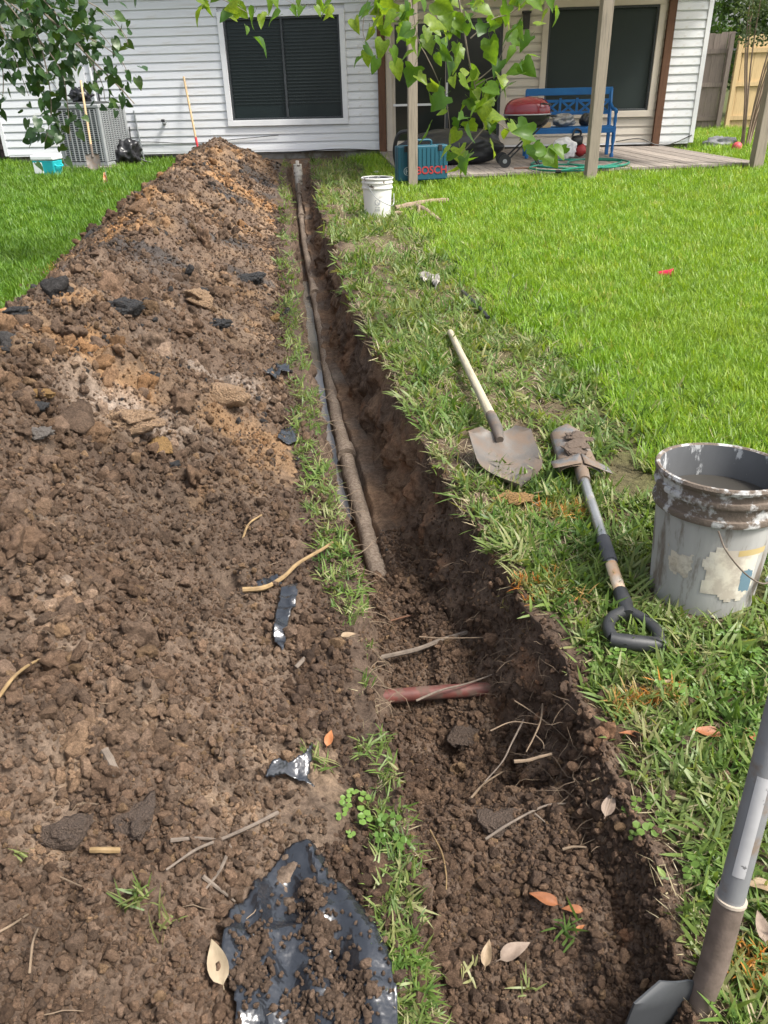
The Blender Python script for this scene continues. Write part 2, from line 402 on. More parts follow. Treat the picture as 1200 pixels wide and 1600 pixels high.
# ---- the heap of dug soil beside the trench
my = rowspace(-.9, 15.3, 0.0036, 1.1); MUN = 330
um = np.linspace(-.10, 2.15, MUN)                     # metres left of the right foot; crest near 0.95
Ym = np.repeat(my[:, None], MUN, 1); Um = np.repeat(um[None], len(my), 0)
foot = np.interp(my, TY, TL) - .125 + .03 * vnoise(my * 2.3, my * 0 + .7, seed=61) - .05 * sstep(.9, .3, my)
Xm = foot[:, None] - Um
wob = .10 * fbm(Ym * .9, Um * 0 + 4, seed=62, octv=3)
uu = Um + wob
cres = .94 + .06 * vnoise(Ym * .8, Um * 0, seed=63)
hh = .50 * (1 + .10 * vnoise(Ym * .7, Um * 0 + 9, seed=64)) * (1 - .14 * sstep(2.6, 1.0, Ym)) * sstep(15.1, 13.6, Ym + .3 * fbm(Um * 2, Ym * 2, seed=66))
sR = np.clip(uu / cres, 0, 1.3); sL = np.clip((1.72 - uu) / (1.72 - cres), 0, 1.3)
pr = np.minimum(sR, 1); pl_ = np.minimum(sL, 1)
conc = sstep(3.2, 1.2, Ym)
prof = np.where(uu < cres, lerp((pr ** 1.12)[..., None], (pr ** 1.75)[..., None], conc)[..., 0], pl_ ** 1.1)
prof = prof - .10 * np.exp(-((uu - cres) / .13) ** 2)
Zm = hh * prof
edge = np.clip(np.minimum(Um + .10, 2.15 - Um) / .14, 0, 1)
body = np.clip(np.minimum(uu / .25, (1.72 - uu) / .3), 0, 1) * sstep(15.2, 14.6, Ym)
dist = np.hypot(Ym, 1.1)
def amp(cell): return np.clip(cell / (dist * .0036 * 1.6), 0, 1) ** 2
Zm = Zm + body * (.080 * fbm(Xm * 2.2, Ym * 2.2, seed=71, octv=3) + .030 * fbm(Xm * 9, Ym * 9, seed=72, octv=5) * amp(.10)
     + cobble(Xm, Ym, .22, 73, .42) * .50 * amp(.2) + cobble(Xm + .3, Ym, .10, 74, .45) * .65 * amp(.10)) \
     + np.clip(edge, 0, 1) * (.95 * cobble(Xm, Ym, .045, 75, .62) * amp(.045) + .95 * cobble(Xm, Ym, .021, 76, .8) * amp(.021) + .5 * cobble(Xm, Ym, .011, 77, .8) * amp(.011) * sstep(2.5, 1.4, Ym))
Zm = Zm - .06 * (1 - edge) - .02 * (1 - np.clip((Um + .1) / .1, 0, 1))
# clay colours
q1 = fbm(Xm * 1.6, Ym * 1.1, seed=81, octv=4); q2 = fbm(Xm * 2.6 + 3, Ym * 1.7, seed=82, octv=5); q3 = fbm(Xm * 7, Ym * 7, seed=83, octv=4); q4 = fbm(Xm * 1.1, Ym * .8 + 9, seed=84, octv=3)
CM = np.repeat(np.repeat(BROWN[None, None], len(my), 0), MUN, 1)
CM = lerp(CM, GREYB[None, None], sstep(-.2, .5, q3) * .75)
CM = lerp(CM, DARK[None, None], sstep(.05, .5, q4) * .55)
wt = sstep(1.7, 3.0, Ym)
CM = lerp(CM, TAN[None, None], wt * sstep(-.22, .25, q1 + .25 * sstep(.5, 1.0, Um) * sstep(3.4, 2.4, Ym) + .16 * sstep(9, 12, Ym)) * .72 * sstep(-.45, .15, q3))
CM = lerp(CM, OCHRE[None, None], wt * sstep(.12, .42, q1 * .7 + q3 * .5) * .7)
CM = lerp(CM, BLACKC[None, None] * 1.15, sstep(3.6, 5.2, Ym) * sstep(.12, .34, q2) * .85)
CM = lerp(CM, PALE[None, None], sstep(.34, .55, q3) * sstep(2.0, 1.5, Ym) * .35)
CM = lerp(CM, TAN[None, None] * .8, sstep(.42, .62, q3 + .3 * q2) * .5)
# a pale trampled band of greyish clay where people stepped over the heap
g1 = G(330, 600, .25); g2 = G(210, 665, .25)
for gg, sx_, sy_ in ((G(340, 575, .2), .26, .10), (G(215, 650, .25), .22, .10)):
    mk = np.exp(-(((Xm - gg.x) / sx_) ** 2 + ((Ym - gg.y) / sy_) ** 2)) ; CM = lerp(CM, PALE[None, None] * .85, np.clip(mk * 1.2 + .35 * q3, 0, 1) * (mk > .15))
VM = np.stack([Xm, Ym, Zm], -1).reshape(-1, 3); MF = gridfaces(len(my), MUN)
CM = CM * (.76 + .12 * sstep(2.2, 4.5, Ym))[..., None] * (1 + .38 * fbm(Xm * 3.2, Ym * 3.2, seed=88, octv=3))[..., None]  # heap base darkened: shade of the gaps between crumbs put into the colour
mme = mesh_np('soil_heap', VM, MF, M_SOIL); col_attr(mme, CM)
heap = link('soil_heap', mme)
tag(heap, 'long heap of crumbly brown and tan dug soil left of the trench', 'soil heap')
BVM = BVHTree.FromPolygons(VM.tolist(), MF.tolist())
CMf = CM.reshape(-1, 3)

def hit(px, py):
    """where the line of sight through a photo point meets the soil"""
    o = Vector((0, 0, CH)); d = ray(px, py).normalized(); best = None
    for b in (BVG, BVM):
        r = b.ray_cast(o, d)
        if r[0] is not None and (best is None or r[3] < best[3]): best = r
    return best[0]
def drop(x, y):
    z = -9
    for b in (BVG, BVM):
        r = b.ray_cast(Vector((x, y, 3)), Vector((0, 0, -1)))
        if r[0] is not None: z = max(z, r[0].z)
    return z

# ---- soil crumbs
SHEETS = [[(340, 1485), (352, 1450), (385, 1402), (432, 1352), (448, 1330), (488, 1326), (512, 1352), (520, 1385), (548, 1405), (580, 1440), (605, 1480), (620, 1530), (630, 1640), (360, 1640), (366, 1570), (352, 1530)],
    [(437, 925), (468, 920), (466, 950), (455, 975), (450, 1005), (445, 1028), (440, 1022), (427, 1010), (430, 975), (436, 945)],
    [(412, 1236), (430, 1215), (452, 1208), (480, 1190), (497, 1172), (490, 1205), (484, 1225), (500, 1245), (478, 1232), (452, 1222), (430, 1232)]]
def inpoly(x, y, O):
    r = np.zeros(np.shape(x), bool)
    for i in range(len(O)):
        (x0, y0), (x1, y1) = (O[i].x, O[i].y), (O[i - 1].x, O[i - 1].y)
        r ^= ((y0 > y) != (y1 > y)) & (x < (x1 - x0) * (y - y0) / (y1 - y0 + 1e-12) + x0)
    return r
SHP = [[hit(*p) for p in q] for q in SHEETS]
def clod_mesh(name, seed, sub=2, rough=.28, mat=None, flat=1.0):
    bm = bmesh.new(); bmesh.ops.create_icosphere(bm, subdivisions=sub, radius=1.0)
    P = np.array([v.co[:] for v in bm.verts]); rs = np.random.default_rng(seed)
    o = rs.uniform(0, 90, 3)
    d = 1 + rough * .5 * vnoise(P[:, 0] * 7 + o[0], P[:, 1] * 7 + o[1], P[:, 2] * 7, seed=seed + 8) * (sub > 2) + rough * 1.5 * fbm(P[:, 0] * 1.1 + o[0], P[:, 1] * 1.1 + o[1], P[:, 2] * 1.1 + o[2], seed=seed, octv=2) + rough * .8 * vnoise(P[:, 0] * 3.1 + o[1], P[:, 1] * 3.1 + o[2], P[:, 2] * 3.1, seed=seed + 5)
    for k in range(3):                              # a few broken flat faces
        nv = rs.normal(size=3); nv /= np.linalg.norm(nv); c = .55 + .25 * rs.random(); s = P @ nv * d; d = np.where(s > c, d * (c + (s - c) * .15) / np.maximum(s, 1e-3), d)
    P = P * d[:, None] * np.array([1, .75 + .3 * rs.random(), (.6 + .25 * rs.random()) * flat])
    for v, p in zip(bm.verts, P): v.co = p
    me = bpy.data.meshes.new(name); bm.to_mesh(me); bm.free()
    me.polygons.foreach_set('use_smooth', [sub > 2] * len(me.polygons))
    me.materials.append(mat or M_CRUMB); return me
CR = [clod_mesh('soil_crumb', s, 2, .40) for s in range(9)]; CRB = [clod_mesh('soil_clod', s + 50, 3, .48) for s in range(9)]
def crumbs(name, P, C, n, smin, smax, label, seed, power=2.3, dfac=.0019, keep=None, sink=.25, protos=None):
    rs = np.random.default_rng(seed)
    d = np.hypot(P[:, 1], 1.1)
    wgt = 1 / d ** .8
    if keep is not None: wgt = wgt * keep
    i = rs.choice(len(P), n, p=wgt / wgt.sum())
    for O in SHP: i = i[~inpoly(P[i][:, 0], P[i][:, 1], O)]
    n = len(i); u = rs.random(n); s = smin * (1 - u * (1 - (smin / smax) ** power)) ** (-1 / power)
    s = np.maximum(s, d[i] * dfac * (.5 + rs.random(n))) * .5
    s = s * np.clip(1.0 + 1.3 * fbm(P[i][:, 0] * 4.5, P[i][:, 1] * 4.5, seed=seed + 40, octv=2), .88, 2.0)
    pts = P[i] + np.stack([rs.normal(size=n) * s * .6, rs.normal(size=n) * s * .6, s * (sink + .4 * rs.random(n))], 1)
    tint = C[i] * np.array([1.06, 1.0, .94]) * (1.2 + .68 * rs.random((n, 1)))  # tint raised to paint the crumbs' highlights, with random tone besides
    k = rs.random(n) < .30; tint[k] = (BROWN if seed != 6 else DARK * 1.2) * (.95 + .8 * rs.random((k.sum(), 1)))
    k = rs.random(n) < .045; tint[k] = TAN * (.6 + .5 * rs.random((k.sum(), 1)))
    k = (rs.random(n) < .05) & (P[i][:, 1] > 2.5); tint[k] = BLACKC * 1.4
    return scatter(name, pts, rs.uniform(0, 6.28, (n, 3)), s, rs.integers(0, len(CR), n), protos or CR, label, 'soil', tint)
kh = ((Zm.reshape(-1) > .012) * (Um.reshape(-1) < 1.75)).astype(float)
crumbs('heap_crumbs', VM, CMf, 165000, .0060, .034, 'crumbs and small clods of soil covering the heap', 5, keep=kh)
crumbs('heap_clods', VM, CMf, 1500, .028, .10, 'larger clods of mixed clay lying all over the far heap', 7, keep=kh * (Um.reshape(-1) > .30) * (VM[:, 1] > .9) * np.clip(VM[:, 1] / 5, .18, 2), power=2.4, sink=.0, protos=CRB)
kt = ((GREG >= 1) & (GREG <= 3) & (GV[:, 1] < 2.65) & (GV[:, 1] > .2)) * np.where(GREG == 2, 1.0, .35) + ((GREG == 4) | (GREG == 0)) * (GV[:, 1] < 3.2) * (GV[:, 1] > .2) * .10 * (np.abs(GV[:, 0]) < 1.3) + (GREG == 4) * (GV[:, 1] < 2.2) * (GV[:, 1] > .2) * (GV[:, 0] < np.interp(GV[:, 1], TY, TR) + .12) * .35 + (GREG == 0) * (GV[:, 1] > .2) * (GV[:, 1] < 9) * (GV[:, 0] > np.interp(GV[:, 1], TY, TL) - .3) * (GV[:, 0] < np.interp(GV[:, 1], TY, TL) - .04) * 2.2
crumbs('trench_crumbs', GV, GC * 1.05, 52000, .0050, .032, 'dark soil crumbs on the shallow near floor of the trench', 6, keep=kt.astype(float))

# ================================================================ THE HOUSE
HA = Vector((-6.90, 16.06, 0)); HANG = R(-4.8); HLEN = 12.53
HE = Vector((math.cos(HANG), math.sin(HANG), 0)); HN = Vector((math.sin(HANG), -math.cos(HANG), 0))   # HN looks at the camera
def WP(s, d, z): return HA + HE * s + HN * d + Vector((0, 0, z))
M_WHITE = nm('white_vinyl', (.76, .77, .79), (.66, .68, .70), 1.6, .42, .05, 60, spec=.45, stretch=(1, 1, 3), rnd=.06, mud=(.56, .54, .50), mudscale=4, mudlo=.55, mudhi=.85)
M_TAN = nm('beige_vinyl', (.56, .52, .46), (.49, .45, .39), 1.6, .5, .05, 60, spec=.4, stretch=(1, 1, 3), rnd=.05)
M_TRIM = nm('white_trim', (.76, .77, .78), (.67, .68, .70), 3, .45, .04, 50)
M_TTRIM = nm('beige_trim', (.55, .50, .43), (.48, .43, .37), 3, .5, .04, 50)
M_SCREEN = nm('dark_screen', (.012, .020, .022), (.016, .025, .027), 2, .35, .0, spec=.35)
M_SCREEN2 = nm('grey_screen', (.018, .027, .027), (.022, .032, .031), 1.2, .55, .0, spec=.3)
M_BLIND = nm('blind_slat', (.028, .037, .039), (.020, .028, .030), 1.5, .5, .0)
M_DKMETAL = nm('bronze_frame', (.055, .062, .068), (.04, .045, .05), 4, .4, .05)
M_GALV = nm('galvanised', (.36, .38, .39), (.27, .29, .30), 10, .45, .1, metal=.6)
M_CONC = nm('concrete', (.30, .29, .27), (.21, .20, .18), 6, .9, .3, 60, mud=(.12, .10, .07), mudscale=3)
M_ROOF = nm('shingle', (.09, .085, .08), (.05, .05, .048), 9, .95, .5, 40)
M_BLACK = nm('black_plastic', (.018, .019, .021), (.028, .029, .031), 5, .42, .12, 30)
M_BROWNP = wood('brown_wood', (.145, .075, .045), (.085, .042, .027), 1.0, .7, 2)
M_GREYW = wood('weathered_wood', (.30, .255, .20), (.175, .150, .120), 1.0, .85, 2)
M_DECK = wood('deck_wood', (.27, .235, .205), (.165, .145, .13), 1.0, .85, 1, .22)
house = empty('white_house', HA, HANG, 'white lap-sided house at the back with dark screened windows and a beige porch wall', 'house')
CRS = 0.13; Z0 = .16
def siding_mesh(mat, nm_):
    prof = [(.0, .0), (-.026, .0), (-.024, .02), (-.016, .096), (-.004, .102), (-.002, CRS), (.0, CRS)]
    vs = [(x, y, z) for x in (0, 1) for (y, z) in prof]; n = len(prof)
    b = MB(); b.add(vs, [(i, i + 1, n + i + 1, n + i) for i in range(n - 1)] + [(n - 1, 0, n, 2 * n - 1), tuple(range(n))[::-1], tuple(range(n, 2 * n))])
    return b.mesh(nm_, mat, False)
SM = {'w': siding_mesh(M_WHITE, 'siding_board'), 't': siding_mesh(M_TAN, 'siding_board')}
wins = [(4.30, 6.485, .555, 2.30), ]                         # outer trim of the white-wall window
tanop = [(7.16, 9.26, 0.0, 2.20), (9.80, 11.78, .56, 2.30)]  # sliding door, porch window
def courses(key, s0, s1, holes, zt=2.86):
    k = 0
    while Z0 + k * CRS < zt:
        z = Z0 + k * CRS; segs = [(s0, s1)]
        for (a, b, c, d) in holes:
            if z + CRS > c + .005 and z < d - .005: segs = [q for (x, y) in segs for q in ((x, min(y, a)), (max(x, b), y)) if q[1] - q[0] > .03]
        segs = [q for (x, y) in segs for q in ([(x, y)] if y - x < 3.9 else (lambda c: [(x, c - .0015), (c + .0015, y)])(x + (y - x) * random.uniform(.3, .7)))]
        for (x, y) in segs:
            o = link('siding_board', SM[key], house); o.location = (x, 0, z); o.scale = (y - x, 1, 1)
        k += 1
courses('w', .06, 7.02, wins); courses('t', 7.16, 11.82, tanop); courses('w', 11.94, HLEN - .06, [])
MB().box((HLEN / 2, 4.0 + .02, 1.51), (HLEN - .04, 7.98, 2.72)).build('wall', M_TRIM, house, False)
MB().box((HLEN / 2, 4.0 + .03, .05), (HLEN - .1, 7.92, .24)).build('foundation', M_CONC, house, False)
for s in (.03, HLEN - .03): MB().box((s, -.008, 1.5), (.075, .05, 2.72)).build('corner_trim', M_TRIM, house, False, .004)
MB().box((HLEN / 2, -.012, Z0 - .015), (HLEN - .14, .02, .035)).build('starter_strip', M_TRIM, house, False)
rf = MB(); rf.add([(-.4, -.45, 2.88), (HLEN + .4, -.45, 2.88), (HLEN + .4, 8.45, 2.88), (-.4, 8.45, 2.88), (-.4, 4, 4.6), (HLEN + .4, 4, 4.6)], [(0, 1, 2, 3), (0, 4, 5, 1), (2, 5, 4, 3), (1, 5, 2), (0, 3, 4)])
rf.build('roof', M_ROOF, house, False)
def framebars(mb, x0, x1, z0, z1, wd, y, th):
    mb.box(((x0 + x1) / 2, y, z1 - wd / 2), (x1 - x0, th, wd)); mb.box(((x0 + x1) / 2, y, z0 + wd / 2), (x1 - x0, th, wd))
    mb.box((x0 + wd / 2, y, (z0 + z1) / 2), (wd, th, z1 - z0 - 2 * wd)); mb.box((x1 - wd / 2, y, (z0 + z1) / 2), (wd, th, z1 - z0 - 2 * wd)); return mb
def window(s0, s1, z0, z1, trim, tmat, mull, blinds, scr):
    wroot = framebars(MB(), s0, s1, z0, z1, trim, -.028, .06).build('window', tmat, house, False, .006)
    a, b, c, d = s0 + trim, s1 - trim, z0 + trim, z1 - trim
    framebars(MB(), a, b, c, d, .032, -.012, .04).build('sash_frame', M_DKMETAL, wroot, False, .004)
    if mull: MB().box(((a + b) / 2, -.014, (c + d) / 2), (.035, .044, d - c - .064)).build('mullion', M_DKMETAL, wroot, False, .004)
    spans = [(a + .032, (a + b) / 2 - .018), ((a + b) / 2 + .018, b - .032)] if mull else [(a + .032, b - .032)]
    for q, (x0, x1) in enumerate(spans):
        MB().box(((x0 + x1) / 2, .016, (c + d) / 2), (x1 - x0, .004, d - c - .064)).build('screen', scr, wroot, False)
        if blinds:
            bl = MB(); z = d - .10
            while z > c + .22:
                bl.box(((x0 + x1) / 2, .006, z), (x1 - x0 - .02, .006, .022 if q else .012), Matrix.Rotation(0, 4, 'X')); z -= .052
            o = bl.build('blinds', M_BLIND, wroot, False); o['kind'] = 'stuff'
    return wroot
window(*wins[0], .095, M_TRIM, True, True, M_SCREEN)
window(*tanop[1], .10, M_TTRIM, False, False, M_SCREEN2)
# sliding patio door
door = framebars(MB(), 7.16, 9.26, .10, 2.20, .11, -.02, .06).build('patio_door', M_TTRIM, house, False, .006)
M_DGLASS = nm('door_glass', (.016, .020, .018), (.03, .033, .03), 1.2, .08, 0, spec=.6)
for x0, x1, y in ((7.27, 8.24, .012), (8.20, 9.15, -.006)):
    p = framebars(MB(), x0, x1, .21, 2.09, .05, y, .03).build('door_panel', M_TTRIM if y > 0 else M_DKMETAL, door, False)
    MB().box(((x0 + x1) / 2, y + .004, 1.15), (x1 - x0 - .1, .006, 1.78)).build('pane', M_DGLASS, p, False)
MB().box((8.22, -.03, 1.05), (.03, .03, .22)).build('door_handle', M_TRIM, door, False, .005)
MB().box((7.75, -.012, .83), (.94, .02, .035)).build('mid_rail', M_TRIM, door, False)
ln = MB(); ln.box((9.52, -.07, 2.02), (.11, .11, .22)); ln.box((9.52, -.06, 2.15), (.15, .14, .04)); ln.build('wall_lantern', M_BLACK, house, False, .01)
MB().lathe([(.0, 0), (.03, 0), (.03, .07), (.018, .08), (.018, .12), (.0, .12)], 10).build('hose_bib', M_GALV, house).matrix_local = Matrix.Translation((3.13, -.02, .64)) @ Matrix.Rotation(R(90), 4, 'X')
o = MB().tube([(3.10, -.10, .68), (3.16, -.10, .68)], .02, 8).build('faucet_handle', M_BLACK, house)
MB().box((1.53, -.04, 1.30), (.56, .05, .50)).build('utility_panel', M_WHITE, house, False, .006)
MB().tube([(1.93, -.05, .2), (1.93, -.05, 1.75)], .028, 8).build('line_cover', M_TRIM, house)
MB().tube([(2.0, -.04, .7), (2.0, -.04, 1.6)], .015, 8).build('wall_pipe', M_BLACK, house)
MB().tube([WP(0, 0, 0) * 0 + Vector(p) for p in ((2.6, -.05, .85), (2.62, -.05, .4), (2.66, -.06, .0))], .016, 8).build('conduit', M_GALV, house)
cb = [(2.05, -.05, .55), (2.3, -.05, .37), (2.9, -.04, .33), (3.6, -.05, .30), (4.6, -.04, .36), (5.2, -.04, .40)]
MB().tube(spline(cb, 6), .006, 5).build('wall_cable', M_BLACK, house)
cb = [(2.1, -.06, .14), (3.0, -.06, .10), (4.0, -.05, .12), (5.0, -.06, .10), (6.2, -.05, .15), (7.0, -.06, .12)]
MB().tube(spline(cb, 6), .008, 5).build('ground_cable', M_BLACK, house)
cb = [(11.2, -.05, .18), (11.6, -.05, .22), (11.9, -.12, .12), (12.2, -.06, .14), (12.5, -.04, .26)]
MB().tube(spline(cb, 6), .008, 5).build('corner_cable', M_BLACK, house)

# ================================================================ PATIO: cover on posts, deck
DZ = .10
dfl, dfr = G(633, 289, 0), G(1187, 265.5, 0)
dbl, dbr = WP(7.02, .05, 0), WP(12.0, .05, 0)
deck = empty('wooden_deck', (dfl + dbl) / 2, 0, 'low weathered grey plank deck in front of the porch wall', 'deck')
dorg = deck.location.copy(); NB = 40
for i in range(NB):
    t0, t1 = i / NB, (i + 1) / NB - .0014
    p = [dbl.lerp(dbr, t0), dbl.lerp(dbr, t1), dfl.lerp(dfr, t1), dfl.lerp(dfr, t0)]
    zz = DZ + random.uniform(-.003, .003)
    b = MB(); vs = [(q - dorg) + Vector((0, 0, z)) for z in (zz - .03, zz) for q in p]
    b.add(vs, [(0, 1, 2, 3)[::-1], (4, 5, 6, 7), (0, 1, 5, 4), (1, 2, 6, 5), (2, 3, 7, 6), (3, 0, 4, 7)])
    b.build('deck_board', M_DECK, deck, False)
def beam(a, b, z, wd, h, name, mat, parent, org, sh=0):
    d = (b - a).normalized(); n = Vector((-d.y, d.x, 0)); m = MB()
    vs = [q - org + n * k * wd / 2 + Vector((0, 0, zz)) for zz in (z - h / 2, z + h / 2) for q, k in ((a, -1), (b, -1), (b, 1), (a, 1))]
    m.add(vs, [(0, 1, 2, 3)[::-1], (4, 5, 6, 7), (0, 1, 5, 4), (1, 2, 6, 5), (2, 3, 7, 6), (3, 0, 4, 7)]); return m.build(name, mat, parent, False, .004)
inn = Vector((0, .05, 0))
beam(dfl + inn, dfr + inn, .045, .04, .045, 'rim_joist', M_GREYW, deck, dorg)
beam(dfl + Vector((.05, .1, 0)), dbl + Vector((.05, 0, 0)), .045, .04, .045, 'rim_joist', M_GREYW, deck, dorg)
cover = empty('patio_cover', (dfl + dfr) / 2, 0, 'patio cover carried on three grey and two brown wooden posts over the deck', 'patio cover')
corg = cover.location.copy()
fp = [G(645, 289, DZ * .6), G(922, 276, DZ * .6), G(1180, 264, DZ * .3)]
for k, (q, wd) in enumerate(zip(fp, (.112, .135, .14))):
    b = MB(); zb = .0 if k < 2 else 0
    for z, tw in ((0, 0), (.8, .01), (1.6, .02), (2.46, .035)):
        c, s = math.cos(tw + .06), math.sin(tw + .06)
        b.v += [(i * c * wd / 2 - j * s * wd / 2, i * s * wd / 2 + j * c * wd / 2, z) for i, j in ((-1, -1), (1, -1), (1, 1), (-1, 1))]
    b.f += [(4 * r + i, 4 * r + (i + 1) % 4, 4 * r + 4 + (i + 1) % 4, 4 * r + 4 + i) for r in range(3) for i in range(4)] + [(0, 1, 2, 3), (12, 13, 14, 15)]
    o = b.build('post', M_GREYW, cover, False, .006); o.location = Vector((q.x, q.y, 0)) - corg
    tag(o, ['grey weathered post behind the blue tool case', 'grey weathered post in front of the blue bench', 'grey post at the right end of the deck'][k])
for s, lb in ((7.09, 'brown post at the left end of the porch wall'), (11.88, 'brown post at the right end of the porch wall')):
    b = MB().box((0, 0, 1.25), (.125, .10, 2.5)); o = b.build('post', M_BROWNP, cover, False, .006)
    o.location = WP(s, .055, 0) - corg; o.rotation_euler[2] = HANG; tag(o, lb)
beam(fp[0] - Vector((.3, .1, 0)), fp[2] + Vector((.3, .1, 0)), 2.55, .09, .18, 'front_beam', M_BROWNP, cover, corg)
beam(WP(6.9, .06, 0), WP(12.1, .06, 0), 2.62, .09, .18, 'wall_ledger', M_BROWNP, cover, corg)
for i in range(9):
    t_ = i / 8; a_ = fp[0].lerp(fp[2], t_) + Vector((0, -.25, 0)); b_ = WP(7.0 + t_ * 5.0, .12, 0)
    beam(Vector((a_.x, a_.y, 0)), Vector((b_.x, b_.y, 0)), 2.72, .04, .12, 'rafter', M_BROWNP, cover, corg)
b = MB(); q4 = [fp[0] + Vector((-.45, -.35, 0)), fp[2] + Vector((.45, -.35, 0)), WP(12.2, .03, 0), WP(6.8, .03, 0)]
b.add([Vector((q.x, q.y, z)) - corg for z in (2.79, 2.82) for q in q4], [(0, 1, 2, 3)[::-1], (4, 5, 6, 7), (0, 1, 5, 4), (1, 2, 6, 5), (2, 3, 7, 6), (3, 0, 4, 7)])
M_POLY = NT('roof_panel'); M_POLY.set(color=(.55, .55, .5), rough=.4); trn = M_POLY.new('ShaderNodeBsdfTranslucent'); trn.inputs[0].default_value = (.85, .82, .72, 1)
mxs = M_POLY.new('ShaderNodeMixShader'); mxs.inputs[0].default_value = .6; M_POLY.l(M_POLY.p.outputs[0], mxs.inputs[1]); M_POLY.l(trn.outputs[0], mxs.inputs[2]); M_POLY.l(mxs.outputs[0], M_POLY.out.inputs[0])
b.build('roof_panel', M_POLY.m, cover, False)

# ================================================================ AGAINST THE WHITE WALL
M_AC = nm('ac_paint', (.30, .315, .32), (.25, .265, .27), 5, .5, .08)
M_ACD = nm('ac_coil', (.05, .055, .055), (.035, .037, .037), 12, .7, .1)
ac = empty('air_conditioner', G(143, 266) + Vector((0.02, .42, .0)), R(-14), 'large grey louvred air conditioner condenser on a concrete pad by the white wall', 'air conditioner')
AW, AH = .84, .98
MB().box((0, 0, .50), (AW - .06, AW - .06, AH - .10)).build('coil', M_ACD, ac, False)
MB().box((0, 0, .03), (1.06, 1.06, .07)).build('pad', M_CONC, ac, False, .01)
MB().box((0, 0, .095), (AW, AW, .06)).build('base_pan', M_AC, ac, False, .01)
tp = MB(); tp.box((0, 0, AH - .02), (AW + .02, AW + .02, .06)); tp.build('top_cap', M_AC, ac, False, .015)
MB().lathe([(.34, 0), (.34, .02), (.30, .03), (.05, .035), (0, .035)], 24, (0, 0, AH + .012)).build('fan_guard', M_ACD, ac)
for i in (-1, 1):
    for j in (-1, 1): MB().box((i * (AW / 2 - .025), j * (AW / 2 - .025), .53), (.06, .06, AH - .16)).build('corner_post', M_AC, ac, False, .015)
lvm = MB().box((0, 0, 0), (AW - .11, .012, .014)).mesh('louvre', M_AC, False)
ribm = MB().box((0, 0, 0), (.016, .02, AH - .2)).mesh('rib', M_AC, False)
for side in range(4):
    rot = Matrix.Rotation(R(90) * side, 4, 'Z')
    for k in range(26):
        o = link('louvre', lvm, ac); o.matrix_local = rot @ Matrix.Translation((0, -AW / 2 + .008, .15 + k * .0305))
    for k in range(9):
        o = link('rib', ribm, ac); o.matrix_local = rot @ Matrix.Translation((-.34 + k * .085, -AW / 2 - .002, .53))

def shovel_blade(L=.29, W=.115, dish=.028, point=1.0, nu=13, nv=16, flare=.0):
    """blade from shoulder (y=0) to tip (y=L), face up (+z)"""
    P = []
    for j in range(nv):
        v = j / (nv - 1)
        hw = W * (.55 + .45 * min(1, v / .06) ** .6) if v < .06 else (W if v < .5 else W * (1 - ((v - .5) / .5) ** 2.2 * point))
        hw = max(hw, W * .05)
        for i in range(nu):
            u = i / (nu - 1) * 2 - 1
            z = dish * (u * u) * (W and 1) + .012 * math.sin(v * math.pi) * -1 + .018 * max(0, .25 - abs(u)) * 4 * max(0, 1 - v * 2.2)
            P.append((u * hw, v * L, z))
    a = MB().grid(P, nu, nv); top = len(P)
    o = len(a.v); a.v += [(x, y, z - .003) for x, y, z in P]; base = list(a.f)
    a.f += [tuple(i + o for i in f)[::-1] for f in base]
    rim = [i for i in range(nu)] + [j * nu + nu - 1 for j in range(1, nv)] + [(nv - 1) * nu + i for i in range(nu - 2, -1, -1)] + [j * nu for j in range(nv - 2, 0, -1)]
    for k in range(len(rim)):
        p, q = rim[k], rim[(k + 1) % len(rim)]; a.f.append((p, q, q + o, p + o))
    return a
M_HAND = wood('ash_handle', (.52, .38, .22), (.40, .28, .15), 2.0, .55, 1)
M_HANDW = wood('weathered_handle', (.46, .41, .30), (.30, .27, .19), 2.0, .75, 1)
MUDC = (.135, .10, .075)
M_STEEL = nm('muddy_steel', (.15, .138, .124), (.10, .09, .08), 14, .5, .25, 60, metal=.35, mud=MUDC, mudscale=12, mudlo=.42, mudhi=.6)
def aim(o, a, b, up=(0, 0, 1)):
    """place an object so that its local +y runs from a to b, its +z near up"""
    y = (Vector(b) - Vector(a)).normalized(); up = Vector(up); x = y.cross(up).normalized(); z = x.cross(y)
    o.matrix_world = Matrix(((x.x, y.x, z.x, a[0]), (x.y, y.y, z.y, a[1]), (x.z, y.z, z.z, a[2]), (0, 0, 0, 1)))
def long_shovel(label, a, b, up, red=False):
    """handle end a, tip b"""
    a = Vector(a); b = Vector(b); L = (b - a).length
    r = empty('shovel', label=label, cat='shovel'); aim(r, a, b, up)
    MB().tube([(0, 0, 0), (0, .02, 0), (0, L * .5, 0), (0, L - .38, 0)], [.014, .018, .0185, .019], 10).build('handle', M_HAND, r)
    MB().tube([(0, L - .44, 0), (0, L - .36, 0), (0, L - .24, .0)], [.0215, .0225, .017], 10).build('socket', nm('red_paint', (.5, .03, .04), (.4, .03, .04), 8, .45) if red else M_STEEL, r)
    o = shovel_blade(.28, .11).build('blade', M_STEEL, r); o.location = (0, L - .29, 0); return r
hb = G(150, 272)
long_shovel('long-handled shovel standing upright against the grey air conditioner', PD(126, 126, hb.y + .50), hb + Vector((0, -.02, .02)), (0.1, -1, .3))
long_shovel('long-handled shovel with a red collar leaning on the white wall behind the heap', WP(3.60, .06, 1.36), WP(3.80, .36, -.02), (0.1, -1, .2), True)

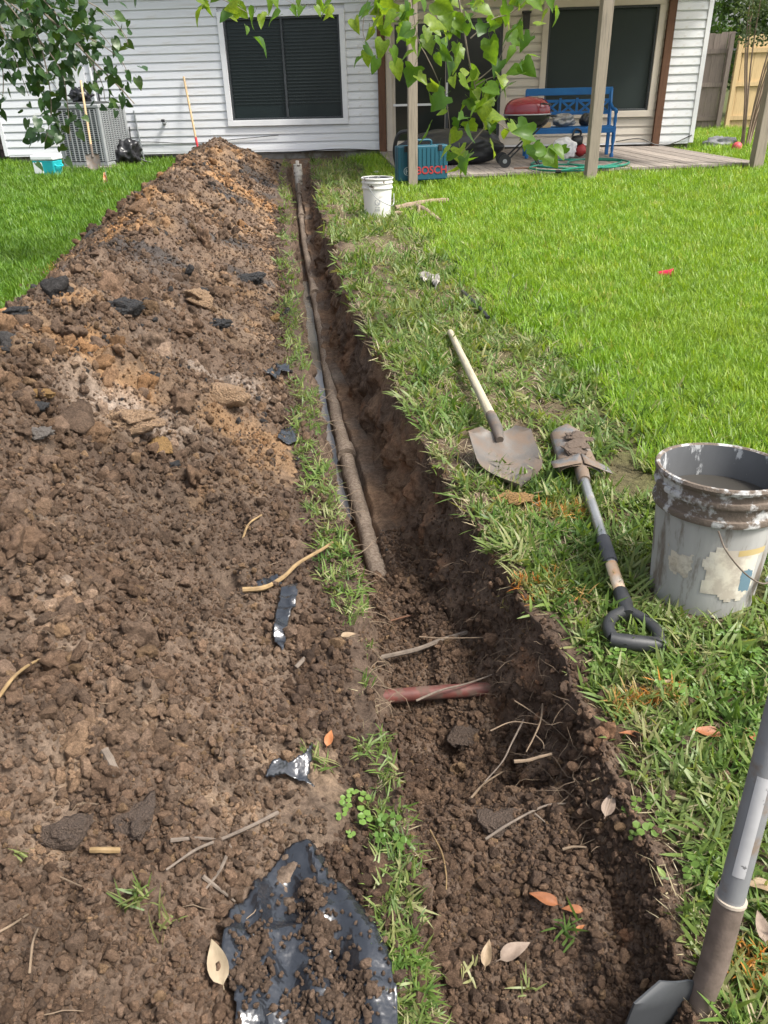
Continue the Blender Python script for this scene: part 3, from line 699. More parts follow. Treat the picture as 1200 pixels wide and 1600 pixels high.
def lumpy(name, mat, dims, seed, parent=None, amp=.18, freq=1.6, sub=4, floor=None, crease=.0):
    bm = bmesh.new(); bmesh.ops.create_icosphere(bm, subdivisions=sub, radius=1.0)
    P = np.array([v.co[:] for v in bm.verts]); o = seed * 3.7
    d = 1 + amp * fbm(P[:, 0] * freq + o, P[:, 1] * freq, P[:, 2] * freq, seed=seed, octv=3)
    if crease: d -= crease * np.abs(vnoise(P[:, 0] * 2.4 + o, P[:, 1] * 2.4, P[:, 2] * 2.4, seed=seed + 3)) + crease * .5 * np.abs(vnoise(P[:, 0] * 5.5, P[:, 1] * 5.5 + o, P[:, 2] * 5.5, seed=seed + 4))
    P = P * d[:, None] * np.array(dims)
    if floor is not None: P[:, 2] = np.maximum(P[:, 2], floor)
    for v, p in zip(bm.verts, P): v.co = p
    me = bpy.data.meshes.new(name); bm.to_mesh(me); bm.free(); me.materials.append(mat)
    me.polygons.foreach_set('use_smooth', [True] * len(me.polygons)); return link(name, me, parent)
M_BAG = nm('black_bag', (.012, .012, .014), (.022, .022, .024), 6, .28, .4, 14, bdist=.02, spec=.5)
o = lumpy('trash_bag', M_BAG, (.28, .20, .25), 3, amp=.55, crease=.5, floor=-.20); o.location = G(192, 264) + Vector((.02, .25, .22))
tag(o, 'crumpled black trash bag on the grass right of the air conditioner', 'trash bag')
o = lumpy('wire_bundle', M_BAG, (.19, .17, .15), 8, amp=.5, crease=.4, freq=2.6, floor=-.12)
o.location = ac.location + Vector((-.10, 0, AH + .14)); tag(o, 'tangled black bundle lying on top of the air conditioner', 'bundle')
# aqua cooler
M_AQUA = nm('aqua_plastic', (.02, .42, .45), (.02, .36, .40), 4, .4, .03, 40); M_LID = nm('lid_white', (.72, .74, .74), (.66, .68, .68), 4, .45, .03, 40)
ck = empty('cooler', G(74, 279) + Vector((0, .14, 0)), R(-12), 'aqua cooler with a white lid on the left lawn', 'cooler')
cb_ = MB(); cb_.v = [(i * x, j * y, z) for z, x, y in ((0, .155, .11), (.255, .185, .135)) for i, j in ((-1, -1), (1, -1), (1, 1), (-1, 1))]
cb_.f = [(0, 1, 2, 3)[::-1], (4, 5, 6, 7)] + [(i, (i + 1) % 4, 4 + (i + 1) % 4, 4 + i) for i in range(4)]
cb_.build('body', M_AQUA, ck, False, .018); MB().box((0, 0, .295), (.395, .29, .075)).build('lid', M_LID, ck, False, .02)
MB().box((-.09, -.128, .15), (.15, .03, .16)).build('front_panel', M_LID, ck, False, .008)
MB().tube(spline([(.172, -.09, .20), (.205, -.085, .17), (.21, 0, .165), (.205, .085, .17), (.172, .09, .20)], 5), .012, 8).build('handle', M_AQUA, ck)
M_PAPER = nm('white_litter', (.7, .7, .7), (.55, .55, .56), 20, .7, .3, 20)
o = lumpy('litter', M_PAPER, (.07, .06, .045), 4, amp=.5, sub=3, crease=.3); o.location = G(45, 278, .04); tag(o, 'small crumpled white litter on the grass left of the cooler', 'litter')
# utility marking flag
fl_ = empty('marking_flag', G(168, 291), 0, 'small orange and white marking flag stuck in the left lawn', 'flag')
MB().tube([(0, 0, -.02), (0.01, 0, .2)], .004, 6).build('wire', M_GALV, fl_)
P_ = [(x * .05 - .02 + .01 * math.sin(z * 4), .012 * math.sin(x * 5 + z * 3), .05 + z * .13 + x * .02 * (1 - z)) for z in np.linspace(0, 1, 6) for x in np.linspace(-.6 , .6, 5) * 1.0]
fm_ = MB().grid([(p[0] * (1.25 - .9 * (p[2] - .05) / .13), p[1], p[2]) for p in P_], 5, 6)
fm_.build('flag_cloth', nm('orange_flag', (.85, .22, .04), (.75, .55, .40), 22, .6, .1), fl_)
# black hose leaning curve next to the condenser
o = MB().tube(spline([ac.location + Vector((.55, .25, .62)), ac.location + Vector((.56, .20, .35)), ac.location + Vector((.72, .05, .12)), ac.location + Vector((1.0, .15, .02))], 8), .012, 7).build('black_hose', M_BLACK)
tag(o, 'short black hose hanging down beside the air conditioner and trash bag', 'hose')

# ================================================================ ON THE DECK
def deckpt(px, py, h=0.0): return G(px, py, DZ + h)
# blue tool case
M_CASE = nm('case_blue', (.012, .085, .125), (.010, .07, .105), 4, .45, .08, 50); M_RED = nm('red_print', (.34, .03, .035), (.3, .03, .03), 5, .5, 0)
cs0, cs1 = deckpt(620, 284), deckpt(697, 280); cdir = (cs1 - cs0); CW = cdir.length
case = empty('tool_case', (cs0 + cs1) / 2 + Vector((0, .10, .0)), math.atan2(cdir.y, cdir.x), 'dark blue plastic power tool case with red lettering standing on the deck', 'tool case')
CHH = .40
MB().box((0, .04, CHH / 2), (CW, .10, CHH)).build('rear_shell', M_CASE, case, False, .015)
MB().box((0, -.055, CHH / 2), (CW, .085, CHH)).build('front_shell', M_CASE, case, False, .015)
rm = MB().box((0, 0, 0), (.018, .012, .20)).mesh('rib', M_CASE, False)
for k in range(11): o = link('rib', rm, case); o.location = (-CW / 2 + .05 + k * (CW - .1) / 10, -.100, .27)
MB().tube(spline([(-.13, 0, CHH - .01), (-.12, 0, CHH + .05), (0, 0, CHH + .055), (.12, 0, CHH + .05), (.13, 0, CHH - .01)], 5), .014, 8).build('handle', M_CASE, case)
for x in (-.22, .22): MB().box((x, -.10, CHH - .03), (.05, .02, .07)).build('latch', M_BLACK, case, False, .004)
def text_mesh(body, size, ext, mat, name):
    cu = bpy.data.curves.new(name, 'FONT'); cu.body = body; cu.size = size; cu.extrude = ext; cu.align_x = 'CENTER'; cu.resolution_u = 3; cu.offset = size * .02
    o = bpy.data.objects.new(name, cu); COL.objects.link(o); dg = bpy.context.evaluated_depsgraph_get(); dg.update()
    me = bpy.data.meshes.new_from_object(o.evaluated_get(dg)); bpy.data.objects.remove(o); me.materials.clear(); me.materials.append(mat); return me
o = link('lettering', text_mesh('BOSCH', .125, .002, M_RED, 'lettering'), case); o.location = (.11, -.101, .075); o.rotation_euler = (R(90), 0, 0)
lg = MB(); n_ = 28
for k in range(n_):
    a0, a1 = 2 * math.pi * k / n_, 2 * math.pi * (k + 1) / n_
    lg.add([(r * math.cos(a), 0, r * math.sin(a)) for a in (a0, a1) for r in (.043, .050)], [(0, 1, 3, 2)])
for x in (-.018, .018): lg.box((x, 0, 0), (.009, .002, .062))
lg.box((0, 0, 0), (.028, .002, .009)); lg.box((-.018, 0, 0), (.016, .0018, .03)); lg.box((.018, 0, 0), (.016, .0018, .03))
o = lg.build('emblem', nm('emblem_grey', (.45, .50, .52), (.45, .5, .52), 4, .5, 0), case, False); o.location = (-CW / 2 + .12, -.101, .115)
# long black covered bundle behind the case
bb = lumpy('covered_bundle', nm('bundle_black', (.014, .015, .016), (.026, .027, .029), 3, .38, .25, 8, bdist=.02), (.80, .26, .27), 6, amp=.16, crease=.10, floor=-.22, sub=5)
bb.location = (deckpt(622, 262) + deckpt(780, 258)) / 2 + Vector((.06, .30, .23)); bb.rotation_euler[2] = R(2)
tag(bb, 'long lumpy bundle wrapped in black plastic behind the blue tool case', 'bundle')
ho = empty('intake_hose', deckpt(624, 268), 0, 'black hose with a red cap arching beside the blue tool case', 'hose')
b0 = Vector((0, 0, 0)); MB().tube(spline([(-.02, .2, .0), (-.06, .18, .25), (.0, .12, .46), (.14, .10, .50)], 8), .028, 9).build('hose', M_BLACK, ho)
MB().tube([(.13, .10, .5), (.20, .10, .5)], .034, 10).build('cap', M_RED, ho)
# kettle grill
M_ENR = nm('red_enamel', (.22, .012, .020), (.17, .010, .016), 3, .16, .02, 30, spec=.6); M_ENB = nm('black_enamel', (.012, .012, .013), (.018, .018, .02), 5, .25, .05)
gp = deckpt(824, 262, 0) + Vector((0, .28, 0))
gr = empty('kettle_grill', gp, R(-3), 'red-lidded kettle grill on a wheeled stand on the deck', 'grill')
gr.scale = (1.0, 1.0, 1.0); GZ = .66
def dome(mb, a, b, h, z0, up, n=28, m=9, flatk=2.6):
    P = []
    for j in range(m):
        v = j / (m - 1); rr = (1 - v ** flatk) ** (1 / flatk) if v < 1 else 0.02
        for i in range(n):
            th = 2 * math.pi * i / n; cx, cy = math.cos(th), math.sin(th)
            P.append((a * rr * abs(cx) ** .8 * (1 if cx > 0 else -1), b * rr * abs(cy) ** .8 * (1 if cy > 0 else -1), z0 + up * h * v))
    return mb.grid(P, n, m, True)
dome(MB(), .32, .23, .22, GZ, 1).build('lid', M_ENR, gr); dome(MB(), .315, .225, .19, GZ - .006, -1).build('bowl', M_ENB, gr)
rimp = [(.325 * abs(math.cos(t)) ** .8 * math.copysign(1, math.cos(t)), .235 * abs(math.sin(t)) ** .8 * math.copysign(1, math.sin(t)), GZ) for t in np.linspace(0, 2 * math.pi, 29)]
MB().tube(rimp, .009, 6).build('rim', M_GALV, gr)
MB().tube(spline([(.16, -.20, GZ + .13), (.20, -.27, GZ + .13), (.28, -.24, GZ + .12), (.28, -.16, GZ + .11)], 5), .011, 7).build('lid_handle', M_BLACK, gr)
MB().tube(spline([(.31, -.12, GZ - .03), (.39, -.12, GZ - .03), (.39, .12, GZ - .03), (.31, .12, GZ - .03)], 4), .011, 7).build('side_handle', M_BLACK, gr)
for (x0, y0, x1, y1) in ((.20, -.14, -.30, -.2), (.20, .14, -.30, .2), (-.16, -.14, .22, -.2), (-.16, .14, .22, .2)):
    MB().tube([(x0, y0, GZ - .14), (x1, y1, .05 if x1 < 0 else 0.0)], .012, 7).build('leg', M_BLACK, gr)
for y in (-.23, .23):
    wh = MB().lathe([(0, -.02), (.085, -.02), (.085, .02), (0, .02)], 20).build('wheel', M_BLACK, gr); wh.location = (-.30, y, .085); wh.rotation_euler = (R(90), 0, 0)
    MB().lathe([(0, -.024), (.03, -.024), (.03, .024), (0, .024)], 12).build('hub', M_GALV, wh)
MB().tube([(-.3, -.23, .085), (-.3, .23, .085)], .008, 6).build('axle', M_GALV, gr)
# blue bench
M_BB = nm('blue_paint', (.012, .13, .36), (.010, .10, .29), 5, .5, .12, 40, rnd=.0)
br_ = deckpt(958, 245); bl_ = WP((br_ - HA).dot(HE) - 1.36, (br_ - HA).dot(HN), DZ)
BW = (br_ - bl_).length; bench = empty('garden_bench', (br_ + bl_) / 2, HANG, 'blue painted wooden bench with slatted seat under the porch window', 'bench')
hx = BW / 2 - .03; dpt = .44
legp = [(.030, 0), (.030, .04), (.018, .06), (.026, .12), (.018, .17), (.030, .22), (.030, .40), (.020, .44), (.028, .50), (.020, .58), (.028, .63)]
for s in (-1, 1):
    o = MB().lathe([(0, 0)] + legp + [(0, .63)], 12, (s * hx, 0, 0)).build('leg', M_BB, bench)
    b = MB(); b.box((s * hx, dpt, .20), (.05, .05, .40)); b.build('leg', M_BB, bench, False, .005)
    b = MB(); b.tube([(s * (hx - .005), dpt, .38), (s * (hx - .005), dpt + .05, .65), (s * (hx - .005), dpt + .11, .93)], .030, 4); b.build('back_upright', M_BB, bench, False)
    o = MB().tube(spline([(s * hx, -.04, .62), (s * hx, .08, .65), (s * hx, .28, .66), (s * hx, dpt + .06, .72)], 5), .026, 8).build('armrest', M_BB, bench)
for k in range(6): MB().box((0, .0 + k * .082, .41), (BW - .02, .072, .024)).build('seat_slat', M_BB, bench, False, .004)
MB().box((0, -.035, .375), (BW - .08, .025, .07)).build('seat_rail', M_BB, bench, False, .004)
MB().box((0, dpt + .10, .90), (BW - .03, .03, .10)).build('top_rail', M_BB, bench, False, .006)
MB().box((0, dpt + .04, .60), (BW - .08, .028, .05)).build('lower_rail', M_BB, bench, False, .005)
MB().box((0, dpt + .075, .77), (BW - .08, .026, .04)).build('mid_rail', M_BB, bench, False, .005)
for k in range(5):
    x = -hx + (k + .5) * 2 * hx / 5
    if k: MB().box((-hx + k * 2 * hx / 5, dpt + .06, .70), (.035, .026, .22)).build('back_bar', M_BB, bench, False)
    for sgn in (-1, 1):
        m_ = Matrix.Translation((x, dpt + .058, .685)) @ Matrix.Rotation(sgn * R(38), 4, 'Y')
        MB().box((0, 0, 0), (2 * hx / 5 - .03, .016, .03), m_).build('lattice_bar', M_BB, bench, False)
# things lying on the bench
o = lumpy('silver_bag', nm('silver_foil', (.34, .33, .33), (.2, .2, .2), 12, .35, .5, 18, bdist=.02, metal=.4), (.19, .12, .10), 12, amp=.4, crease=.25, floor=-.09); o.location = PD(880, 193, bench.location.y + .15); o.location.z = DZ + .52
tag(o, 'crumpled silver-grey package lying on the blue bench seat', 'package')
o = MB().box((0, 0, 0), (.14, .10, .07)).build('wood_block', M_HAND, None, False, .004); o.location = PD(852, 195, bench.location.y + .10); o.location.z = DZ + .46; o.rotation_euler[2] = .3
tag(o, 'small pale wood block on the left of the bench seat', 'wood block')
o = lumpy('dark_pouch', M_BAG, (.10, .09, .10), 14, amp=.3, floor=-.08); o.location = Vector((bench.location.x + .28, bench.location.y + .22, DZ + .51)); tag(o, 'small dark pouch on the bench seat right of the silver package', 'pouch')
# white bag, red and black tool, garden hose
o = lumpy('plastic_bag', M_PAPER, (.19, .15, .17), 15, amp=.35, crease=.22, floor=-.14); o.location = deckpt(884, 249) + Vector((.0, .12, .14)); tag(o, 'white plastic bag slumped on the deck right of the grill', 'plastic bag')
tl = empty('power_tool', deckpt(902, 247) + Vector((.05, .05, 0)), R(20), 'red and black power tool standing on the deck beside the white bag', 'power tool')
o = lumpy('motor_housing', M_RED, (.09, .08, .09), 16, tl, amp=.2, sub=3); o.location = (0, 0, .11)
o = lumpy('engine_cover', M_BLACK, (.10, .09, .08), 17, tl, amp=.3, sub=3); o.location = (-.07, .02, .24)
MB().tube(spline([(-.05, 0, .24), (-.02, 0, .36), (-.12, 0, .40), (-.17, 0, .30)], 5), .016, 8).build('grip', M_BLACK, tl)
MB().tube([(.05, -.02, .10), (.12, -.10, .02)], .022, 8).build('nozzle', M_RED, tl)
M_HOSE = nm('green_hose', (.012, .19, .125), (.010, .15, .10), 6, .4, .05)
hp = []
for k, (cx, cy, rx, ry) in enumerate(((905, 256, 75, 7), (878, 262, 50, 5), (935, 254, 48, 6))):
    for a in np.linspace(0, 2 * math.pi, 14)[:-1]: hp.append(deckpt(cx + rx * math.cos(a + k * .7), cy + ry * math.sin(a + k * .7), .014 + .006 * k))
hp += [deckpt(905, 262, .02), deckpt(880, 266, .015), deckpt(868, 268, .015)]
ghz = empty('garden_hose', hp[0], 0, 'green garden hose lying in loose coils on the deck', 'hose')
MB().tube([p - hp[0] for p in spline(hp, 4)], .0125, 7).build('coils', M_HOSE, ghz)
MB().tube([hp[-1] - hp[0], hp[-1] - hp[0] + Vector((.07, -.02, .0))], .02, 8).build('coupling', M_BLACK, ghz)
o = MB().tube([deckpt(803, 263, .015), deckpt(838, 262, .015)], .010, 6).build('stick', M_BROWNP); tag(o, 'thin brown stick lying on the deck below the grill', 'stick')

# ================================================================ FENCE, MYRTLE, TREES AT THE RIGHT
M_OLDF = wood('old_picket', (.215, .175, .15), (.135, .11, .098), 1.0, .9, 2, .18); M_NEWF = wood('new_picket', (.50, .37, .20), (.40, .28, .14), 1.0, .8, 2, .10)
def fence(name, label, a, b, n, h, mat, rails_front, gap=.004):
    a = Vector((a.x, a.y, 0)); b = Vector((b.x, b.y, 0)); L = (b - a).length
    r = empty(name, a, math.atan2(b.y - a.y, b.x - a.x), label, 'fence'); wd = L / n
    pm = MB().box((0, 0, h / 2), (wd - gap, .018, h)).mesh('picket', mat, False)
    for k in range(n):
        o = link('picket', pm, r); o.location = ((k + .5) * wd, random.uniform(-.004, .004), random.uniform(-.02, .02)); o.rotation_euler = (0, random.uniform(-.006, .006), 0)
    for z in (.25, .95, 1.62): MB().box((L / 2, -.032 if rails_front else .032, z), (L, .04, .09)).build('rail', mat, r, False)
    k = 0
    while k * 2.1 < L: MB().box((min(k * 2.1, L - .05), -.10 if rails_front else .09, h / 2 - .02), (.09, .09, h)).build('fence_post', mat, r, False); k += 1
    return r
fa = G(1126, 203); fb = G(1126, 203) + Vector((8.0, .6, 0))
f0 = fa + Vector((-4.2, .9, 0))
fence('wooden_fence', 'old grey weathered picket fence beyond the right corner of the house', f0, fa + Vector((-.03, 0, 0)), 30, 1.98, M_OLDF, True)
fence('wooden_fence', 'new yellow pine picket fence behind the small right-hand tree', fa + Vector((.06, -.02, 0)), fb, 54, 1.92, M_NEWF, True)
fence('wooden_fence', 'old grey picket fence past the left corner of the house', WP(-9, -.6, 0), WP(-.25, -.9, 0), 60, 1.8, M_OLDF, True)
def leaf_cloud(name, mat, centers, n, size, seed, parent, droop=.3):
    rs = np.random.default_rng(seed); cs = np.array([c[0] for c in centers]); rr = np.array([c[1] for c in centers])
    i = rs.choice(len(cs), n, p=rr ** 2 / (rr ** 2).sum()); d = rs.normal(size=(n, 3)); d /= np.linalg.norm(d, axis=1)[:, None]
    p = cs[i] + d * (rr[i] * (.25 + .8 * rs.random(n) ** .6))[:, None] * np.array([1, 1, .8])
    ax = rs.normal(size=(n, 3)) + np.array([0, 0, -droop]); ax /= np.linalg.norm(ax, axis=1)[:, None]
    bx = np.cross(ax, rs.normal(size=(n, 3))); bx /= np.linalg.norm(bx, axis=1)[:, None]
    s = size * (.6 + .8 * rs.random(n))[:, None]
    Q = np.stack([p, p + ax * s * .5 + bx * s * .33, p + ax * s, p + ax * s * .5 - bx * s * .33], 1).reshape(-1, 3)
    me = mesh_np(name, Q, np.arange(n * 4).reshape(-1, 4), mat, False); return link(name, me, parent)
M_BARK = nm('bark', (.13, .105, .085), (.075, .06, .05), 6, .9, .6, 30, bdist=.02, stretch=(1, 1, .25))
M_FOL1 = leafmat('far_leaves', [(0, (.075, .14, .035)), (.5, (.10, .19, .05)), (1, (.14, .23, .07))], .4)
M_FOL2 = leafmat('myrtle_leaves', [(0, (.085, .13, .055)), (1, (.14, .19, .085))], .4)
M_MSTEM = nm('myrtle_bark', (.30, .22, .16), (.2, .145, .11), 5, .8, .3, 20)
def tree(label, base, h, trunk_r, crowns, n, size, seed, limbs):
    r = empty('tree', base, 0, label, 'tree'); rs = random.Random(seed)
    MB().tube(spline([(0, 0, -.1), (.1, 0, h * .3), (-.1, .1, h * .55)], 5), [trunk_r * (1 - .03 * k) for k in range(11)], 10).build('trunk', M_BARK, r)
    for (p, q) in limbs: MB().tube(spline([p, (Vector(p) + Vector(q)) / 2 + Vector((0, 0, .2)), q], 4), [trunk_r * .5 * (1 - .08 * k) for k in range(9)], 7).build('limb', M_BARK, r)
    leaf_cloud('crown', M_FOL1, crowns, n, size, seed, r); return r
def crownset(seed, c, spread, n, r0):
    rs = random.Random(seed); return [((c[0] + rs.gauss(0, spread[0]), c[1] + rs.gauss(0, spread[1]), c[2] + rs.gauss(0, spread[2])), r0 * rs.uniform(.5, 1.2)) for _ in range(n)]
tree('big leafy tree with a dark trunk just beyond the right-hand fence', Vector((8.9, 25.5, 0)), 9, .26, crownset(1, (.3, .5, 4.4), (2.0, 1.4, 1.3), 34, .75), 13000, .15, 1, [((0, 0, 2.4), (1.8, .2, 4.6)), ((0, 0, 2.8), (-1.2, .3, 5.0)), ((0, .1, 3.4), (.6, 1, 6))])
tree('bright green leafy tree beyond the fence at the right edge', Vector((12.6, 26.0, 0)), 7, .2, crownset(2, (0, 0, 3.7), (1.9, 1.2, 1.1), 30, .8), 12000, .14, 2, [((0, 0, 2), (-1.2, .2, 4)), ((0, 0, 2.4), (1.2, .3, 4.2))])
tree('pale leafy tree far behind the fence and the house corner', Vector((9.5, 34, 0)), 10, .3, crownset(3, (0, 0, 4.6), (3.2, 1.5, 1.6), 36, 1.1), 12000, .22, 3, [((0, 0, 3), (-1.5, 0, 5.5)), ((0, 0, 3), (1.8, 0, 5.5))])
# crepe myrtle
mb_ = G(1163, 232); myr = empty('small_tree', mb_, 0, 'slender many-stemmed small tree on the lawn in front of the yellow fence', 'tree'); rs_ = random.Random(5); tips = []
for k in range(11):
    a = rs_.uniform(0, 6.28); l = rs_.uniform(.25, .75)
    p = [(.06 * math.cos(a), .06 * math.sin(a), 0), (.14 * math.cos(a) * l * 2, .1 * math.sin(a) * l * 2, .7), (l * .62 * math.cos(a), l * .6 * math.sin(a), 1.5), (l * 1.05 * math.cos(a) + .1, l * math.sin(a), 2.5)]
    MB().tube(spline(p, 5), [.020 * (1 - .045 * q) for q in range(16)], 6).build('stem', M_MSTEM, myr); tips.append((p[3], .34)); tips.append(((p[2][0], p[2][1], 1.75), .22)); tips.append(((p[2][0] * 1.2, p[2][1] * 1.2, 2.15), .3))
leaf_cloud('crown', M_FOL2, tips, 3200, .055, 9, myr)
o = lumpy('crumpled_cloth', nm('grey_cloth', (.34, .34, .35), (.22, .22, .23), 9, .8, .4, 18, bdist=.02), (.30, .2, .13), 21, amp=.5, crease=.35, floor=-.08); o.location = G(1128, 232) + Vector((0, .1, .08)); tag(o, 'crumpled grey cloth lying on the lawn beyond the deck', 'cloth')
o = MB().lathe([(.001, -.085)] + [(.085 * math.cos(a), .085 * math.sin(a)) for a in np.linspace(-1.45, 1.45, 13)] + [(.001, .085)], 18).build('ball', nm('pink_ball', (.50, .07, .08), (.42, .06, .07), 6, .5, .05)); o.location = G(1150, 238) + Vector((0, 0, .08)); tag(o, 'small red ball on the grass next to the grey cloth', 'ball')

# ================================================================ GRASS (uncountable)
def grassmat(name, stops, trans=.42, ncol=(.16, .20, .03), nsc=1.1, rough=.42):
    t = NT(name); oi = t.new('ShaderNodeObjectInfo'); c = t.ramp(oi.outputs['Random'], stops)
    ge = t.new('ShaderNodeNewGeometry'); n = t.noise(ge.outputs['Position'], nsc, 4)
    c = t.mix(t.ramp(n, [(.42, (0, 0, 0)), (.68, (.55, .55, .55))]), c, ncol)
    t.set(color=c, rough=rough, spec=.35)
    tr = t.new('ShaderNodeBsdfTranslucent'); t.l(t.mix(1.0, c, (1.35, 1.3, .55), 'MULTIPLY'), tr.inputs[0])
    mx = t.new('ShaderNodeMixShader'); mx.inputs[0].default_value = trans
    t.l(t.p.outputs[0], mx.inputs[1]); t.l(tr.outputs[0], mx.inputs[2]); t.l(mx.outputs[0], t.out.inputs[0]); return t.m
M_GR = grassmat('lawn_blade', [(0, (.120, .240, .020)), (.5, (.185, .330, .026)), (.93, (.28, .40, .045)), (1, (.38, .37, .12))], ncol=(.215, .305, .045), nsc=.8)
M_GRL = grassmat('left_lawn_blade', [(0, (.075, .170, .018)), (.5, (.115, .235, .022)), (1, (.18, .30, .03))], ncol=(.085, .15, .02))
M_GRT = grassmat('trampled_blade', [(0, (.060, .125, .026)), (.4, (.115, .20, .040)), (.75, (.175, .25, .060)), (1, (.32, .31, .15))], ncol=(.19, .22, .085), nsc=3.0)
M_STRAW = grassmat('straw', [(0, (.30, .25, .15)), (.6, (.40, .34, .21)), (1, (.20, .16, .10))], .2, (.33, .28, .18))
M_ORG = grassmat('painted_blade', [(0, (.44, .14, .02)), (.3, (.48, .22, .05)), (.55, (.30, .24, .10)), (1, (.13, .21, .05))], .3, (.6, .2, .03))
M_CLO = grassmat('clover', [(0, (.075, .16, .03)), (1, (.16, .27, .06))], .35)
def blade(mb, base, az, L, wd, lean, curl, seg=3, twist=0):
    d = Vector((math.cos(az), math.sin(az), 0)); s = Vector((-d.y, d.x, 0)); s = (s + Vector((0, 0, twist))).normalized()
    p = Vector(base); ang = lean; vs = []
    for k in range(seg + 1):
        t_ = k / seg; ww = wd * (.75 + .5 * t_ if t_ < .35 else (1 - ((t_ - .35) / .65) ** 1.8)) * .5
        vs += [p - s * ww, p + s * ww]
        p = p + (d * math.sin(ang) + Vector((0, 0, math.cos(ang)))) * (L / seg); ang += curl / seg
    mb.add(vs, [(2 * k, 2 * k + 1, 2 * k + 3, 2 * k + 2) for k in range(seg)])
def tuft(name, seed, mat, n, rad, L, wd, lean, curl, seg=3):
    rs = random.Random(seed); mb = MB()
    for _ in range(n):
        r = rad * math.sqrt(rs.random()); a = rs.uniform(0, 6.28)
        blade(mb, (r * math.cos(a), r * math.sin(a), -.006), rs.uniform(0, 6.28), L * rs.uniform(.55, 1.2), wd * rs.uniform(.7, 1.2), rs.uniform(*lean), rs.uniform(*curl), seg, rs.uniform(-.5, .5))
    me = bpy.data.meshes.new(name); me.from_pydata(mb.v, [], mb.f); me.materials.append(mat); me.polygons.foreach_set('use_smooth', [True] * len(me.polygons)); return me
T_LUSH = [tuft('lawn_tuft', s, M_GR, 30, .055, .072, .0052, (.05, .65), (.2, 1.3)) for s in range(5)]
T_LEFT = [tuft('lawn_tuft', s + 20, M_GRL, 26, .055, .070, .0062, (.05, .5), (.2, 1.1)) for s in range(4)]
T_TRAM = [tuft('trampled_tuft', s + 40, M_GRT, 9, .040, .078, .0088, (.35, 1.35), (.1, .9)) for s in range(5)] + [tuft('straw_tuft', s + 60, M_STRAW, 9, .045, .060, .0032, (.9, 1.55), (-.2, .5)) for s in range(2)]
T_STRAW = [tuft('straw_tuft', s + 80, M_STRAW, 8, .05, .055, .0030, (1.15, 1.6), (-.3, .4), 2) for s in range(4)]
T_ORG = [tuft('painted_tuft', s + 90, M_ORG, 13, .035, .055, .0058, (.3, 1.3), (.1, .8)) for s in range(3)]
def clover(name, seed):
    rs = random.Random(seed); mb = MB()
    for _ in range(9):
        x, y, z = rs.uniform(-.035, .035), rs.uniform(-.035, .035), rs.uniform(.008, .028); r = rs.uniform(.005, .0085)
        for k in range(3):
            a = k * 2.09 + rs.uniform(0, 1); cx, cy = x + r * math.cos(a), y + r * math.sin(a)
            mb.add([(cx + r * .85 * math.cos(q), cy + r * .85 * math.sin(q), z + rs.uniform(-.002, .002)) for q in np.linspace(0, 6.28, 7)[:-1]], [tuple(range(6))])
    me = bpy.data.meshes.new(name); me.from_pydata(mb.v, [], mb.f); me.materials.append(M_CLO); return me
T_CLO = [clover('clover', s) for s in range(3)]
def fan(n, y0, y1, seed, off=.5):
    rs = np.random.default_rng(seed); y = np.exp(rs.uniform(math.log(y0 + off), math.log(y1 + off), n)) - off
    return (rs.uniform(-1, 1, n)) * (.35 + .66 * np.maximum(y, .3)), y, rs
def gz(x, y): return np.array([(BVG.ray_cast(Vector((a, b, 2)), Vector((0, 0, -1)))[0] or Vector((0, 0, -9))).z for a, b in zip(x, y)])
DQ = [dfl, dfr, dbr, dbl]
def indeck(x, y):
    r = np.ones(len(x), bool)
    for i in range(4):
        a, b = DQ[i], DQ[(i + 1) % 4]; r &= ((b.x - a.x) * (y - a.y) - (b.y - a.y) * (x - a.x)) > -.02
    return r
def behind(x, y): return ((x - HA.x) * HN.x + (y - HA.y) * HN.y < .04) & ((x - HA.x) * HE.x + (y - HA.y) * HE.y > 0) & ((x - HA.x) * HE.x + (y - HA.y) * HE.y < HLEN)
BKN = Vector((.845, 1.715, 0)); BKF = G(590, 338)
def keepout(x, y):
    k = indeck(x, y) | behind(x, y)
    for c, r in ((BKN, .155), (BKF, .14), (ac.location, .58), (ck.location, .16)): k |= (x - c.x) ** 2 + (y - c.y) ** 2 < r * r
    return k
def put(name, x, y, rs, protos, scale, label, tilt=.15, zlift=0, idx=None, leanx=None):
    z = gz(x, y); ok = z > -5; x, y, z, scale = x[ok], y[ok], z[ok], scale[ok]; n = len(x)
    rot = np.stack([rs.normal(size=n) * tilt, rs.normal(size=n) * tilt, rs.uniform(0, 6.28, n)], 1)
    ii = rs.integers(0, len(protos), n) if idx is None else idx[ok]
    return scatter(name, np.stack([x, y, z + zlift], 1), rot, scale, ii, protos, label, 'grass')
pn = lambda x, y, f, s: fbm(x * f, y * f, seed=s, octv=3)
# lush lawn on the right, plus the far yard
x, y, rs = fan(52000, 1.1, 22, 101); e = x - np.interp(y, TY, TR)
lim = .80 + .16 * pn(x, y, 2.2, 111) + .22 * sstep(2.4, 1.4, y)
ok = (e > lim) & ~keepout(x, y) & (rs.random(len(x)) < sstep(0, .14, e - lim) + .25); x, y = x[ok], y[ok]
put('lawn_grass', x, y, rs, T_LUSH, np.clip(.62 + .10 * y, .8, 1.9) * (.75 + .5 * rs.random(len(x))), 'bright green lush lawn to the right of the trench')
